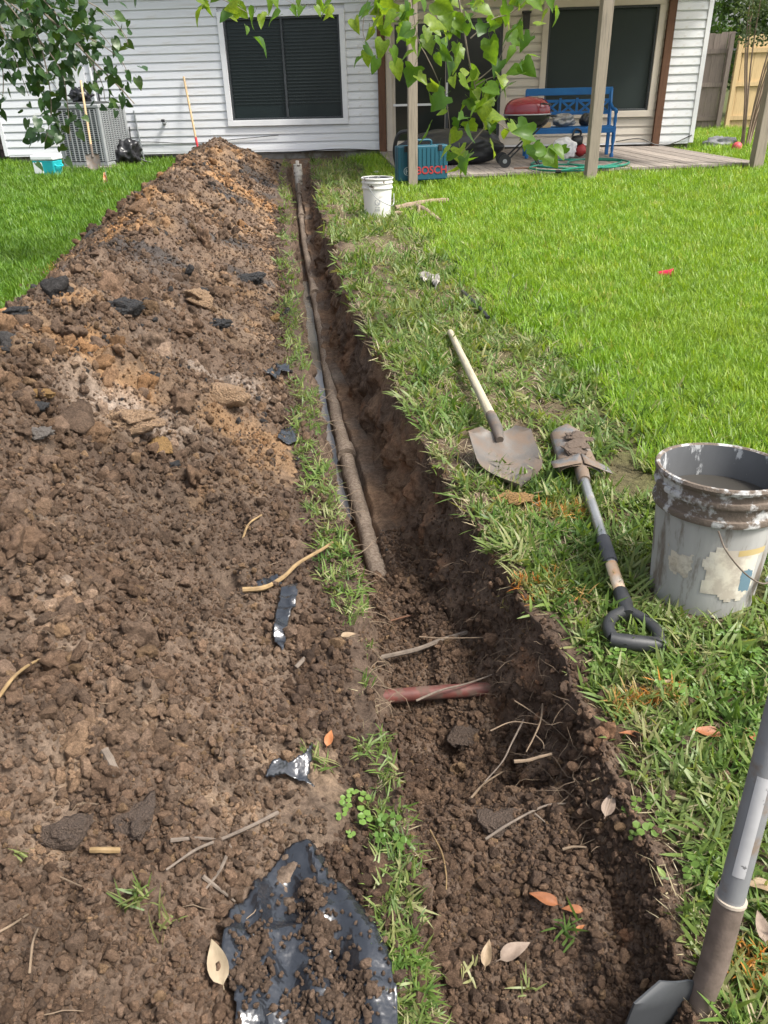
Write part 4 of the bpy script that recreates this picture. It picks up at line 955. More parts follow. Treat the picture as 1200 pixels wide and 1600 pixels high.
# left lawn beyond the heap
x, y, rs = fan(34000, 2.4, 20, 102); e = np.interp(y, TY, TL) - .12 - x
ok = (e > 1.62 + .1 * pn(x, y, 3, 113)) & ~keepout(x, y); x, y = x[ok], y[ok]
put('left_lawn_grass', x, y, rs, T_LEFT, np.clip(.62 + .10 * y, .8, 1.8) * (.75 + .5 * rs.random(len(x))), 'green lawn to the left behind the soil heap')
# trampled strip right of the trench
x, y, rs = fan(72000, .45, 15.4, 103); e = x - trr(y)
pat = pn(x, y, 3.4, 114) + .5 * pn(x, y, 9, 115)
ok = (e > .012 + (.045 + .05 * pn(x, y, 5, 130)) * sstep(2.0, 1.5, y)) & (e < 1.25) & ~keepout(x, y) & (rs.random(len(x)) < np.clip(.95 * sstep(-.50, .1, pat + .08 * sstep(.1, .5, e)), .03, 1) * np.where(e > .85, .5, 1) * np.where(y < 1.7, .50, 1)); x, y, e = x[ok], y[ok], e[ok]
idx = np.where(rs.random(len(x)) < .88 - .14 * sstep(.1, .5, pn(x, y, 2.6, 120)), rs.integers(0, 5, len(x)), rs.integers(5, 7, len(x)))
put('trampled_grass', x, y, rs, T_TRAM, np.clip(.72 + .10 * y, .72, 1.7) * (.65 + .6 * rs.random(len(x))), 'trampled patchy grass along the right edge of the trench', .35, 0, idx)
# straw
x, y, rs = fan(42000, .45, 15, 104); e = x - trr(y); pat = pn(x, y, 2.6, 120)
ok = (e > .02) & (e < 1.0) & ~keepout(x, y) & (rs.random(len(x)) < .75 * sstep(-.25, .4, pat) * np.where(y < 1.8, .4, 1)); x, y = x[ok], y[ok]
put('straw_litter', x, y, rs, T_STRAW, np.clip(.7 + .09 * y, .7, 1.6) * (.6 + .6 * rs.random(len(x))), 'dry pale straw strewn over the ground right of the trench', .3, .004)
# strip between trench and heap
x, y, rs = fan(60000, .35, 14.8, 105); e = trl(y) - x
pat = pn(x * 0, y, 2.3, 116) + .6 * pn(x, y, 10, 117)
bandw = np.interp(y, [.3, .6, 1.0, 1.15, 1.3, 1.45, 1.8, 2.4, 4, 14], [.04, .055, .06, .06, .012, .01, .095, .085, .10, .11])
ok = (e > -.012) & (e < bandw) & (rs.random(len(x)) < np.clip(sstep(-.15, .4, pat + np.where(y > 1.6, .55, .02)), .02, 1)); x, y = x[ok], y[ok]
idx = np.where(rs.random(len(x)) < .86, rs.integers(0, 5, len(x)), rs.integers(5, 7, len(x)))
put('strip_grass', x, y, rs, T_TRAM, np.clip(.5 + .10 * y, .6, 1.5) * (.5 + .5 * rs.random(len(x))), 'narrow strip of grass left between the trench and the soil heap', .35, 0, idx)
# orange paint marks
ox, oy = [], []; rs = np.random.default_rng(106)
for (px, py, n, r) in ((880, 805, 24, .09), (850, 920, 24, .08), (985, 1100, 16, .045), (1045, 1095, 12, .045), (1190, 1520, 6, .05), (1175, 1500, 3, .03), (480, 0, 0, 0)):
    c = G(px, py); ox += list(c.x + rs.normal(size=n) * r * .6); oy += list(c.y + rs.normal(size=n) * r * .35)
for (px, py, n, r) in ((160, 305, 20, .30), (95, 432, 22, .16), (120, 425, 12, .12)):
    c = G(px, py); ox += list(c.x + rs.normal(size=n) * r * .7); oy += list(c.y + rs.normal(size=n) * r * .4)
ox, oy = np.array(ox), np.array(oy)
put('painted_grass', ox, oy, rs, T_ORG, np.clip(.6 + .10 * oy, .6, 1.4) * (.6 + .5 * rs.random(len(ox))), 'patches of grass sprayed with orange marking paint', .3, .016)
# clover by the near strips
x, y, rs = fan(9000, .4, 1.6, 107); e = x - trr(y); e2 = trl(y) - x; pat = pn(x, y, 7, 118)
ok = (((e > .03) & (e < .5)) | ((e2 > 0) & (e2 < .12))) & (pat > .25) & ~keepout(x, y) & (rs.random(len(x)) < .05); x, y = x[ok], y[ok]
o = put('clover_weeds', x, y, rs, T_CLO, .7 + .6 * rs.random(len(x)), 'small clover-like weeds among the grass at the near trench edges', .2, .006); o['category'] = 'weeds'
# weed sprigs on the heap
wp = [hit(px, py) for px, py in ((222, 1400), (228, 1412), (255, 1460), (270, 1448), (215, 1418), (205, 200 + 1215), (540, 1440), (490, 1190), (497, 1200), (488, 1175), (505, 1205), (45, 1345), (880, 1455), (886, 1457), (735, 1520), (822, 1550))]
rs = np.random.default_rng(108)
o = scatter('heap_sprigs', [p + Vector((0, 0, .016)) for p in wp], [(random.uniform(-.6, .6), random.uniform(-.6, .6), random.uniform(0, 6)) for _ in wp], np.array([random.uniform(.35, .6) for _ in wp]), np.array([random.randint(0, 4) for _ in wp]), T_TRAM[:5], 'loose green sprigs scattered on the dug soil', 'weeds')

# ================================================================ PIPES, ROOTS AND WATER IN THE TRENCH
M_PIPE = nm('muddy_pipe', (.25, .20, .155), (.16, .125, .095), 5, .55, .6, 110, bdist=.006, mud=(.12, .088, .066), mudscale=75, mudlo=.40, mudhi=.62)
M_PVC = nm('white_pvc', (.66, .63, .56), (.56, .52, .45), 12, .5, .15, 30, mud=(.10, .075, .055), mudscale=14, mudlo=.52, mudhi=.62)
pp = [G(*q) for q in ((618, 1000, -.43), (606, 950, -.395), (597, 915, -.365), (575, 830, -.355), (545, 720, -.36), (517, 600, -.36), (500, 500, -.36), (487, 430, -.34), (475, 370, -.30), (468, 310, -.225), (466.5, 285, -.15))]
dp_ = empty('drain_pipe', pp[5], 0, 'mud-caked sewer pipe running along the bottom of the trench', 'pipe')
pts_ = spline(pp, 10)
cum = np.concatenate([[0], np.cumsum([(pts_[i + 1] - pts_[i]).length for i in range(len(pts_) - 1)])]); PA = np.array([p[:] for p in pts_])
sq = np.concatenate([np.arange(0, 4, .012), np.arange(4, cum[-1], .03)]); PA = np.stack([np.interp(sq, cum, PA[:, k]) for k in range(3)], 1)
for _ in range(12): PA[1:-1] = (PA[:-2] + PA[2:] + 2 * PA[1:-1]) / 4
Tn = np.gradient(PA, axis=0); Tn /= np.linalg.norm(Tn, axis=1)[:, None]; Sx = np.cross(Tn, [0, 0, 1.0]); Sx /= np.linalg.norm(Sx, axis=1)[:, None]; Uz = np.cross(Sx, Tn)
th_ = np.linspace(0, 2 * math.pi, 25)[:-1]; cx_, sz_ = np.cos(th_)[None, :, None], np.sin(th_)[None, :, None]
D0 = Sx[:, None] * cx_ + Uz[:, None] * sz_; Q0 = PA[:, None] + D0 * .034
mudd = np.clip(fbm(Q0[..., 0] * 26, Q0[..., 1] * 5, Q0[..., 2] * 26, seed=91, octv=5) * 1.6, 0, 1) * .007 + fbm(Q0[..., 0] * 60, Q0[..., 1] * 40, Q0[..., 2] * 60, seed=92, octv=2) * .0015
Q0 = PA[:, None] + D0 * (.034 + mudd)[..., None] - np.array(pp[5][:]) - np.array([0, 0, .034])
MB().grid(Q0.reshape(-1, 3), 24, len(PA), True).build('pipe', M_PIPE, dp_)
for f in (.42, .67, .86, .93):
    i = int(f * (len(pts_) - 2)); a, b = pts_[i], pts_[i + 1]; d = (b - a).normalized()
    MB().tube([a - pp[5] - Vector((0, 0, .02)), a + d * .10 - pp[5] - Vector((0, 0, .02))], .046, 16).build('coupling', M_PIPE, dp_)
cl_ = empty('cleanout_fitting', G(466.5, 285, -.15) + Vector((0, .03, 0)), 0, 'white plastic cleanout riser with plug at the far end of the trench', 'pipe fitting')
MB().lathe([(0, -.16), (.058, -.16), (.058, .10), (.068, .10), (.068, .22), (.058, .225), (0, .225)], 20).build('riser', M_PVC, cl_)
MB().lathe([(.064, .225), (.064, .26), (.03, .262), (.0, .262)], 20).build('cap', M_PVC, cl_); MB().box((0, 0, .285), (.05, .05, .05)).build('plug', M_PVC, cl_, False, .005)
# red conduit crossing the trench
M_REDP = nm('red_pipe', (.145, .048, .038), (.09, .032, .026), 40, .5, .2, 40, mud=(.105, .065, .05), mudscale=30, mudlo=.46, mudhi=.56)
ra, rb = G(572, 1092, -.27), G(752, 1078, -.265); d = rb - ra
rp = MB().tube([ra - d * .12, ra + d * .5 + Vector((0, 0, .004)), rb + d * .18], .0200, 14).build('red_pipe', M_REDP); tag(rp, 'muddy dark red pipe crossing the trench from side to side', 'pipe')
# standing water
t = NT('muddy_water'); t.set(color=(.115, .098, .080), rough=.06, spec=.5); t.bump(t.noise(t.coord('Object'), 5, 2), .05, .01)
b = MB(); P = []
wy = np.linspace(2.9, 7.4, 60); c0 = np.interp(wy, TY, TL)
for yy, xx in zip(wy, c0):
    for k in np.linspace(0, 1, 6): P.append((xx + .02 + .19 * k, yy, -.425 + .02 * sstep(6, 7.4, yy)))
o = b.grid(P, 6, 60).build('trench_water', t.m); tag(o, kind='structure')
# sticks and roots: thing by thing
M_ROOT = nm('pale_root', (.22, .16, .105), (.13, .095, .065), 30, .8, .3, 40); M_ROOTY = nm('yellow_root', (.30, .205, .095), (.18, .12, .06), 40, .7, .3, 40)
M_TWIG = nm('grey_twig', (.18, .145, .115), (.095, .075, .06), 40, .85, .4, 50); M_LOG = nm('branch_bark', (.27, .205, .145), (.16, .115, .08), 9, .9, .6, 25, bdist=.01)
def stickpx(name, label, pts, r0, r1, mat, cat='stick', lift=.0, z=None, branch=(), n=6):
    P = [(hit(p[0], p[1]) + Vector((0, 0, .009 + lift + (p[2] if len(p) > 2 else 0)))) if z is None else G(p[0], p[1], z + (p[2] if len(p) > 2 else 0)) for p in pts]
    S = spline(P, n); o0 = S[0].copy(); kz = .72 if (z is not None and cat == 'root') else .9; rr = [kz * (r0 + (r1 - r0) * i / (len(S) - 1)) * (1 + .05 * math.sin(i * 1.1 + r0 * 999)) for i in range(len(S))]
    mb = MB().tube([s - o0 for s in S], rr, 7)
    for bp in branch:
        Q = [(hit(p[0], p[1]) if z is None else G(p[0], p[1], z)) + Vector((0, 0, lift + (p[2] if len(p) > 2 else 0))) - o0 for p in bp]; mb.tube(spline(Q, n), [r1 * .9 * (1 - .05 * i) for i in range((len(Q) - 1) * n + 1)], 6)
    o = mb.build(name, mat); o.location = o0; tag(o, label, cat); return o
stickpx('stick', 'bare grey stick lying across the trench above the red pipe', [(592, 1028), (650, 1015), (690, 1000), (730, 988)], .0085, .0075, M_TWIG, z=-.24)
stickpx('root', 'thin pale root stretched across the trench just above the grey stick', [(655, 995), (700, 997), (800, 995)], .003, .002, M_ROOT, 'root', z=-.18)
stickpx('root', 'reddish root bending over the trench floor near the pipe end', [(610, 970), (640, 962), (680, 956)], .004, .003, M_BROWNP, 'root', z=-.28)
stickpx('root', 'curved root lying over the right end of the red pipe', [(650, 1095), (690, 1078), (730, 1068), (775, 1052)], .0045, .003, M_TWIG, 'root', z=-.225)
stickpx('root', 'thick pale broken root poking out below the right trench wall', [(803, 1190), (825, 1188), (842, 1183), (862, 1178)], .006, .0045, M_ROOT, 'root', z=-.10)
stickpx('root', 'branching pale root hanging from the right trench wall', [(848, 1100), (845, 1125), (835, 1150), (822, 1175)], .0038, .002, M_ROOT, 'root', z=-.10, branch=[[(804, 1095), (825, 1108), (844, 1122)], [(844, 1122), (860, 1132), (875, 1130)], [(766, 1142), (800, 1128), (840, 1132)], [(836, 1148), (848, 1160), (850, 1170)]])
stickpx('root', 'long dark root dangling down the right wall to the trench hole', [(818, 1125), (800, 1160), (785, 1190), (757, 1222)], .0032, .002, M_TWIG, 'root', z=-.14)
stickpx('root', 'thin forked root at the edge of the dark trench hole', [(735, 1258), (755, 1235), (785, 1215)], .0035, .002, M_ROOT, 'root', lift=.012)
stickpx('root', 'long thin root lying across the shallow trench soil', [(758, 1320), (800, 1293), (850, 1268), (885, 1264)], .0034, .002, M_TWIG, 'root', lift=.008, branch=[[(835, 1275), (850, 1288), (855, 1298)]])
stickpx('root', 'short pale root on the shallow soil below the trench edge leaf', [(878, 1336), (895, 1332), (915, 1333)], .0032, .002, M_ROOT, 'root', lift=.008)
stickpx('grass_stem', 'thin yellow stem lying on the shallow trench soil near the grass strip', [(672, 1305), (690, 1340), (697, 1375), (697, 1398)], .0022, .0014, M_ROOTY, 'stem', lift=.006)
stickpx('root', 'thick yellow root curving over the soil strip beside the trench', [(380, 930, .008), (415, 928, .012), (445, 912, .015), (468, 893, .02), (510, 870, .025), (545, 848, .04)], .0085, .0045, M_ROOTY, 'root')
stickpx('root', 'thin yellow root arching on the soil at the left edge', [(0, 1105, .01), (30, 1075, .02), (60, 1052, .02), (88, 1037, .01)], .0042, .0025, M_ROOTY, 'root')
stickpx('stick', 'long branching twig on the soil above the black sheet', [(262, 1370, .008), (310, 1342, .015), (350, 1325, .015), (395, 1300, .008), (435, 1278, .006)], .0022, .0045, M_TWIG, 'stick', branch=[[(365, 1322, .014), (345, 1365, .01), (318, 1398, .006)], [(318, 1375, .01), (345, 1395, .008), (368, 1412, .006)], [(268, 1318, .008), (310, 1317, .012), (350, 1320, .012)]])
stickpx('stick', 'short pale broken stick lying on the near left soil', [(145, 1338, .006), (165, 1339, .008), (188, 1338, .006)], .0055, .006, M_ROOTY)
stickpx('root', 'pale curved root on the heap left of the yellow root', [(380, 850, .008), (390, 828, .012), (410, 812, .008)], .004, .003, M_ROOTY, 'root')
stickpx('stick', 'short brown stick stuck flat in the soil on the near heap', [(165, 1180, .004), (176, 1200, .006), (184, 1218, .004)], .009, .008, M_TWIG)
stickpx('stick', 'short dark stick on the soil below the black plastic strip', [(463, 1050, .005), (485, 1028, .007)], .006, .006, M_TWIG)
stickpx('straw_stem', 'pale straw stem on the near left soil at the picture edge', [(0, 1470, .008), (25, 1458, .01), (48, 1440, .008)], .0022, .0015, M_ROOT, 'stem')
stickpx('straw_stem', 'thin brown root standing in the near left soil', [(50, 1530, .005), (58, 1490, .015), (64, 1465, .01)], .002, .0014, M_ROOT, 'stem')
stickpx('straw_stem', 'pale hair-thin root on the soil left of the weed sprigs', [(85, 1375, .008), (115, 1390, .01), (145, 1402, .008)], .0016, .0012, M_ROOT, 'stem')
# firewood by the far white bucket
def logpx(label, a, b, ra, rb, seed):
    a, b = G(*a), G(*b); S = spline([a, a.lerp(b, .35) + Vector((0, 0, .015 * math.sin(seed))), a.lerp(b, .7) + Vector((.0, .03 * math.cos(seed), .01)), b], 5)
    o = MB().tube([s - a for s in S], [ra + (rb - ra) * i / 15 + .003 * math.sin(i * 2 + seed) for i in range(len(S))], 9).build('branch', M_LOG); o.location = a; tag(o, label, 'branch')
logpx('longest cut branch with a pale end lying right of the far bucket', (617, 326, .04), (699, 313, .05), .032, .028, 1)
logpx('thick cut branch slanting out from under the branch pile', (652, 323, .06), (687, 346, .03), .030, .026, 2)
logpx('short forked branch stub in front of the branch pile', (655, 344, .03), (668, 337, .04), .028, .020, 3)
logpx('thin cut branch crossing under the branch pile', (615, 333, .02), (664, 326, .03), .022, .022, 4)
logpx('short thin branch piece standing out of the branch pile', (652, 340, .03), (656, 322, .08), .014, .016, 5)
logpx('thin pale stick on the torn grass below the far bucket', (620, 356, .02), (660, 361, .03), .012, .010, 6)
logpx('short pale stick fragment beside the far bucket base', (582, 348, .02), (598, 350, .02), .012, .011, 7)
# fine roots on the cut walls (uncountable)
rs = np.random.default_rng(201); mb = MB()
idxs = np.nonzero((GREG == 3) & (GV[:, 1] > 1.0) & (GV[:, 1] < 7) & (GV[:, 2] < -.02))[0]; wgt = 1 / np.maximum(GV[idxs, 1], 1) ; 
for i in rs.choice(idxs, 600, p=wgt / wgt.sum()):
    p = Vector(GV[i]); L = rs.uniform(.015, .07); d = Vector((-rs.uniform(.15, .7), rs.normal() * .6, rs.normal() * .5 - .25)).normalized(); q = [p + Vector((.008, 0, 0))]
    for k in range(4): q.append(q[-1] + d * L / 3); d = (d + Vector((rs.normal() * .3, rs.normal() * .35, rs.normal() * .3 - .25))).normalized()
    mb.tube(q, [r * max(1, p.y / 2.2) for r in (.0009, .0008, .0007, .0006, .0003)], 4, False)
idxs = np.nonzero((GREG == 1) & (GV[:, 1] > 1.4) & (GV[:, 1] < 6) & (GV[:, 2] < -.01) & (GV[:, 2] > -.2))[0]
for i in rs.choice(idxs, 160):
    p = Vector(GV[i]); L = rs.uniform(.03, .11); d = Vector((rs.uniform(.2, .8), rs.normal() * .5, rs.normal() * .4 - .2)).normalized(); q = [p]
    for k in range(4): q.append(q[-1] + d * L / 3); d = (d + Vector((rs.normal() * .25, rs.normal() * .3, rs.normal() * .25 - .25))).normalized()
    mb.tube(q, [.0014, .0012, .001, .0008, .0005], 4, False)
o = mb.build('wall_roots', M_ROOT); tag(o, 'fine hair roots hanging out of the cut trench walls', 'roots', kind='stuff')
mb = MB()
kk = np.nonzero((VM[:, 1] < 2.6) & (VM[:, 1] > .35) & (VM[:, 2] > .01))[0]
for i in rs.choice(kk, 260):
    p = Vector(VM[i]) + Vector((0, 0, .006)); L = rs.uniform(.015, .06); a = rs.uniform(0, 6.28); d = Vector((math.cos(a), math.sin(a), .25)); q = [p]
    for k in range(4): q.append(q[-1] + d.normalized() * L / 4); d = d + Vector((rs.normal() * .4, rs.normal() * .4, -.25))
    mb.tube(q, [.0010, .0010, .0009, .0007, .0004], 4, False)
o = mb.build('root_hairs', M_ROOT); tag(o, 'thin root hairs and straw bits strewn over the near soil heap', 'roots', kind='stuff')

# ================================================================ TOOLS ON THE GRASS
# pointed shovel lying face up
a = hit(703, 530) + Vector((0, 0, .04)); b = G(778, 672, .105); tip = G(806, 752, .02); L = (b - a).length + .30
sh = empty('shovel', label='round-point shovel with a weathered wooden handle lying on the trampled grass', cat='shovel'); aim(sh, a, b, (0.05, 0, 1))
MB().tube([(0, 0, 0), (0, .012, 0), (0, L * .5, .0), (0, L - .40, 0)], [.013, .0165, .0175, .019], 12).build('handle', M_HANDW, sh)
MB().tube([(0, L - .46, 0), (0, L - .40, 0), (0, L - .31, -.002), (0, L - .25, -.018)], [.0205, .0215, .022, .014], 12).build('socket', M_STEEL, sh)
o = shovel_blade(.30, .112, .030).build('blade', M_STEEL, sh); o.location = (0, L - .31, -.012); v_ = sh.matrix_world.inverted() @ tip - Vector((0, L - .31, -.012)); o.rotation_euler = (math.atan2(v_.z, v_.y), 0, -math.atan2(v_.x, v_.y)); o.scale = (1.04, 1.04, 1)
# trenching spade with D handle
M_CHROME = nm('spade_shaft', (.46, .46, .45), (.34, .34, .33), 12, .32, .05, metal=.75, mud=MUDC, mudscale=7, mudlo=.56, mudhi=.66)
M_GRIP = nm('grip_black', (.022, .023, .025), (.032, .033, .035), 30, .5, .25, 90, bdist=.002)
M_SPB = nm('spade_steel', (.20, .205, .21), (.14, .14, .14), 10, .42, .2, 40, metal=.5, mud=(.15, .11, .08), mudscale=14, mudlo=.40, mudhi=.54)
a = hit(992, 1022) + Vector((0, 0, .035)); b = hit(884, 690) + Vector((0, 0, .055)); L = (b - a).length
sp = empty('trench_spade', label='trenching spade with black D-handle lying next to the near bucket', cat='spade'); aim(sp, a, b, (0.1, 0, 1))
# D grip: local y from grip (0) to blade tip (L)
dpts = spline([(-.056, .008, 0), (-.060, .045, 0), (-.046, .085, 0), (-.016, .115, 0), (0, .125, 0), (.016, .115, 0), (.046, .085, 0), (.060, .045, 0), (.056, .008, 0)], 5)
MB().tube(dpts, .0150, 10).build('d_frame', M_GRIP, sp); MB().tube([(-.064, .004, 0), (-.03, -.002, 0), (.03, -.002, 0), (.064, .004, 0)], [.0170, .0200, .0200, .0170], 12).build('d_grip', M_GRIP, sp)
MB().tube([(0, .105, 0), (0, .15, 0), (0, .205, 0)], [.017, .0215, .0190], 12).build('collar', M_GRIP, sp)
yb = L - .40
MB().tube([(0, .19, 0), (0, yb + .06, 0)], .0155, 14).build('shaft', M_CHROME, sp)
MB().tube([(0, .34, 0), (0, .46, 0)], .0195, 14).build('foam_sleeve', nm('sleeve_grey', (.09, .09, .095), (.06, .06, .065), 10, .7, .2), sp)
lb_ = MB().tube([(0, .205, 0), (0, .33, 0)], .0162, 14).build('sticker', nm('sticker_mix', (.75, .72, .62), (.70, .30, .05), 9, .4, 0, mud=(.35, .45, .05), mudscale=6, mudlo=.6, mudhi=.63), sp)
P = []                                                      # narrow blade, back up, sides curled down
for j in range(15):
    v = j / 14; hw = .074 * (1 - .10 * v) * (1 if v < .85 else math.sqrt(max(.05, 1 - ((v - .85) / .15) ** 2 * .9)))
    for i in range(11):
        u = i / 10 * 2 - 1; P.append((math.sin(u * 1.25) * hw / math.sin(1.25), yb + .04 + v * .37, .022 * (1 - u * u) * 1.5 - .006 - .012 * v))
o = MB().grid(P, 11, 15).build('blade', M_SPB, sp); sl = o.modifiers.new('solid', 'SOLIDIFY'); sl.thickness = .003
for s in (-1, 1):                                           # rolled foot steps
    P = [(s * (.004 + .095 * k), yb + .045 + .07 * q - .02 * k, .016 + .020 * (1 - k) - .012 * k * q) for q in np.linspace(0, 1, 5) for k in np.linspace(0, 1, 6)]
    o = MB().grid(P, 6, 5).build('foot_step', M_SPB, sp); sl = o.modifiers.new('solid', 'SOLIDIFY'); sl.thickness = .003
MB().tube([(0, yb - .02, 0), (0, yb + .07, .006), (0, yb + .16, .022)], [.021, .024, .012], 12).build('socket', M_SPB, sp)
for i_, (u_, v_) in enumerate(((.0, .20), (.015, .26), (-.02, .15))):
    o = link('mud_lump', clod_mesh('mud_lump', 300 + i_, 4, .5, nm('mud', MUDC, (.09, .066, .05), 10, .95, .6, 30, bdist=.01)), sp); o.location = (u_, yb + v_, .028); o.scale = (.040, .048, .012)
# upright shovel at the lower right
M_GFIB = nm('grey_fibreglass', (.20, .205, .21), (.16, .165, .17), 12, .5, .1, 60, mud=(.17, .135, .105), mudscale=16, mudlo=.55, mudhi=.68)
M_FER = nm('muddy_ferrule', (.17, .13, .105), (.09, .068, .052), 28, .8, .5, 40)
f0 = G(1096, 1580, -.01); f1 = G(1204, 1165, .43); ax = (f1 - f0).normalized()
us = empty('shovel', f0, 0, 'grey-handled shovel stuck upright in the soil at the lower right corner', 'shovel')
aim(us, f0, f0 + ax, (.55, -.80, .30))
MB().tube([(0, .20, 0), (0, .9, 0), (0, 1.30, 0), (0, 1.31, 0)], [.0185, .0185, .0185, .014], 20).build('handle', M_GFIB, us)
MB().tube([(0, -.02, -.006), (0, .03, -.004), (0, .09, 0), (0, .205, 0)], [.017, .0185, .020, .0205], 18).build('ferrule', M_FER, us)
MB().tube([(0, .2035, 0), (0, .208, 0)], .0222, 20).build('ferrule_lip', nm('lip_pale', (.42, .36, .29), (.3, .25, .2), 10, .7, .1), us)
st = MB(); P = [(.0190 * math.sin(a_), y_, .0190 * math.cos(a_)) for y_ in np.linspace(.255, .415, 12) for a_ in np.linspace(-1.45, -.55, 8)]
o = st.grid(P, 8, 12).build('sticker', nm('worn_sticker', (.44, .44, .44), (.36, .36, .36), 20, .6, .05, mud=(.12, .12, .12), mudscale=45, mudlo=.62, mudhi=.66), us)
o = shovel_blade(.28, .110, -.022).build('blade', nm('grey_blade', (.05, .053, .057), (.035, .038, .04), 8, .5, .1, 30, mud=MUDC, mudscale=9, mudlo=.58, mudhi=.64), us); o.rotation_euler = (0, 0, R(180)); o.location = (0, .050, -.016); o.rotation_euler[1] = 0

for i_, (u_, v_, w_, q_) in enumerate(((-.07, -.03, .012, .030), (-.02, -.05, .012, .034), (-.10, -.06, .0, .036), (.03, -.04, .012, .03), (-.05, -.07, .02, .04))):
    o = link('mud_lump', clod_mesh('mud_lump', 320 + i_, 3, .4, MATS['mud']), us); o.location = (u_, v_, w_); o.scale = (q_, q_ * .8, q_ * .7)

# ================================================================ BUCKETS
M_BKT = nm('bucket_white', (.41, .405, .39), (.27, .265, .25), 12, .6, .15, 40, mud=(.17, .145, .12), mudscale=24, mudlo=.50, mudhi=.62, stretch=(1, 1, .22))
M_BKM = nm('bucket_muddy', (.50, .50, .49), (.40, .40, .39), 5, .6, .6, 50, bdist=.008, mud=(.13, .102, .08), mudscale=24, mudlo=.40, mudhi=.50)
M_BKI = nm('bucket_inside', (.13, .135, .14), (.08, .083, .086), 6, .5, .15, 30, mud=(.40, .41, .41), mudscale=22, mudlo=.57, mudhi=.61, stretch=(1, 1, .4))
def bucket(label, loc, tilt, near):
    r = empty('bucket', loc, 0, label, 'bucket'); r.rotation_euler = tilt
    MB().lathe([(0, 0), (.124, 0), (.130, .006), (.146, .262), (.146, .268)], 56).build('body', M_BKT if near else M_BKF, r)
    MB().lathe([(.146, .268), (.156, .270), (.158, .276), (.156, .286), (.150, .288), (.1505, .318), (.158, .320), (.160, .327), (.158, .334), (.152, .336), (.1525, .352), (.160, .356), (.163, .364), (.160, .371), (.154, .372), (.150, .368)], 56).build('rim', M_BKM if near else M_BKF2, r)
    MB().lathe([(.150, .368), (.146, .30), (.126, .02), (0, .018)], 56).build('inside', M_BKI, r)
    return r
M_BKF = nm('bucket_clean', (.70, .69, .66), (.62, .61, .58), 5, .5, .05, 40, mud=(.35, .33, .30), mudscale=10, mudlo=.60, mudhi=.72)
M_BKF2 = nm('bucket_rim', (.66, .65, .61), (.56, .55, .52), 8, .55, .1, 40, mud=(.12, .10, .08), mudscale=13, mudlo=.55, mudhi=.62)
nb = bucket('large mud-rimmed white bucket with torn labels at the right edge', Vector((BKN.x, BKN.y, drop(BKN.x, BKN.y) - .01)), (R(-2), R(2.5), R(40)), True)
MB().lathe([(0, 0), (.1435, 0)], 40, (0, 0, .285)).build('muddy_water', nm('bucket_water', (.050, .046, .040), (.04, .037, .032), 4, .4, .05), nb)
def patch(mb, r0, r1, z0, z1, a0, a1, seed, thr=-.25, nu=26, nv=22):
    P = [];
    for z in np.linspace(z0, z1, nv):
        rr = .1302 + (z - .006) * .0625 + .0012
        for a in np.linspace(a0, a1, nu): P.append((rr * math.cos(a), rr * math.sin(a), z))
    P = np.array(P); u = np.tile(np.linspace(-1, 1, nu), nv); v = np.repeat(np.linspace(-1, 1, nv), nu)
    k = (1 - np.maximum(np.abs(u), np.abs(v))) * 1.6 + .5 * fbm(u * 2.2 + seed, v * 2.2, seed=seed, octv=3) > thr + .25
    F = [f for f in gridfaces(nv, nu) if k[f].all()]; mb.add(P, [tuple(f) for f in F]); return mb
cam_a = math.atan2(-BKN.y, -BKN.x) - R(40)
patch(MB(), 0, 0, .10, .185, cam_a - R(42), cam_a - R(8), 3, .1).build('torn_label', nm('label_tan', (.50, .43, .33), (.58, .54, .47), 14, .8, .2, mud=(.30, .26, .22), mudscale=20), nb)
patch(MB(), 0, 0, .055, .215, cam_a - R(2), cam_a + R(62), 5, -.1).build('torn_label', nm('label_cream', (.66, .60, .47), (.60, .57, .51), 12, .75, .2, mud=(.45, .40, .33), mudscale=18), nb)
patch(MB(), 0, 0, .08, .15, cam_a + R(38), cam_a + R(54), 8, -.2).build('label_corner', nm('label_blue', (.12, .20, .26), (.15, .24, .29), 10, .6, .1), nb).scale = (1.002, 1.002, 1)
patch(MB(), 0, 0, .19, .207, cam_a + R(30), cam_a + R(62), 9, -.5).build('label_corner', nm('label_orange', (.45, .30, .10), (.5, .4, .2), 10, .6, .1), nb).scale = (1.002, 1.002, 1)
wa = cam_a + R(6); pa, pb = cam_a - R(84) + R(90), cam_a + R(96)
MB().tube(spline([(.158 * math.cos(wa), .158 * math.sin(wa), .265), (.172 * math.cos(wa + .15), .172 * math.sin(wa + .15), .22), (.178 * math.cos(wa + .5), .178 * math.sin(wa + .5), .155), (.172 * math.cos(wa + .95), .172 * math.sin(wa + .95), .115), (.168 * math.cos(wa + 1.5), .168 * math.sin(wa + 1.5), .14)], 6), .0022, 6).build('wire_bail', M_TWIG, nb)
MB().tube([(.172 * math.cos(wa + .98), .172 * math.sin(wa + .98), .118), (.170 * math.cos(wa + 1.4), .170 * math.sin(wa + 1.4), .132)], .010, 10).build('bail_grip', M_LID, nb)
fb_ = bucket('white plastic bucket with a dirty rim standing beside the far trench', Vector((BKF.x, BKF.y, 0.0)), (0, R(1), R(30)), False)
ca = math.atan2(-BKF.y, -BKF.x) - R(30)
MB().tube(spline([(.163 * math.cos(ca - .6), .163 * math.sin(ca - .6), .30), (.175 * math.cos(ca - .1), .175 * math.sin(ca - .1), .20), (.18 * math.cos(ca + .6), .18 * math.sin(ca + .6), .13), (.172 * math.cos(ca + 1.2), .172 * math.sin(ca + 1.2), .12), (.168 * math.cos(ca + 1.5), .168 * math.sin(ca + 1.5), .22)], 6), .0035, 6).build('wire_bail', M_GALV, fb_)
em = MB(); rr_ = .1402
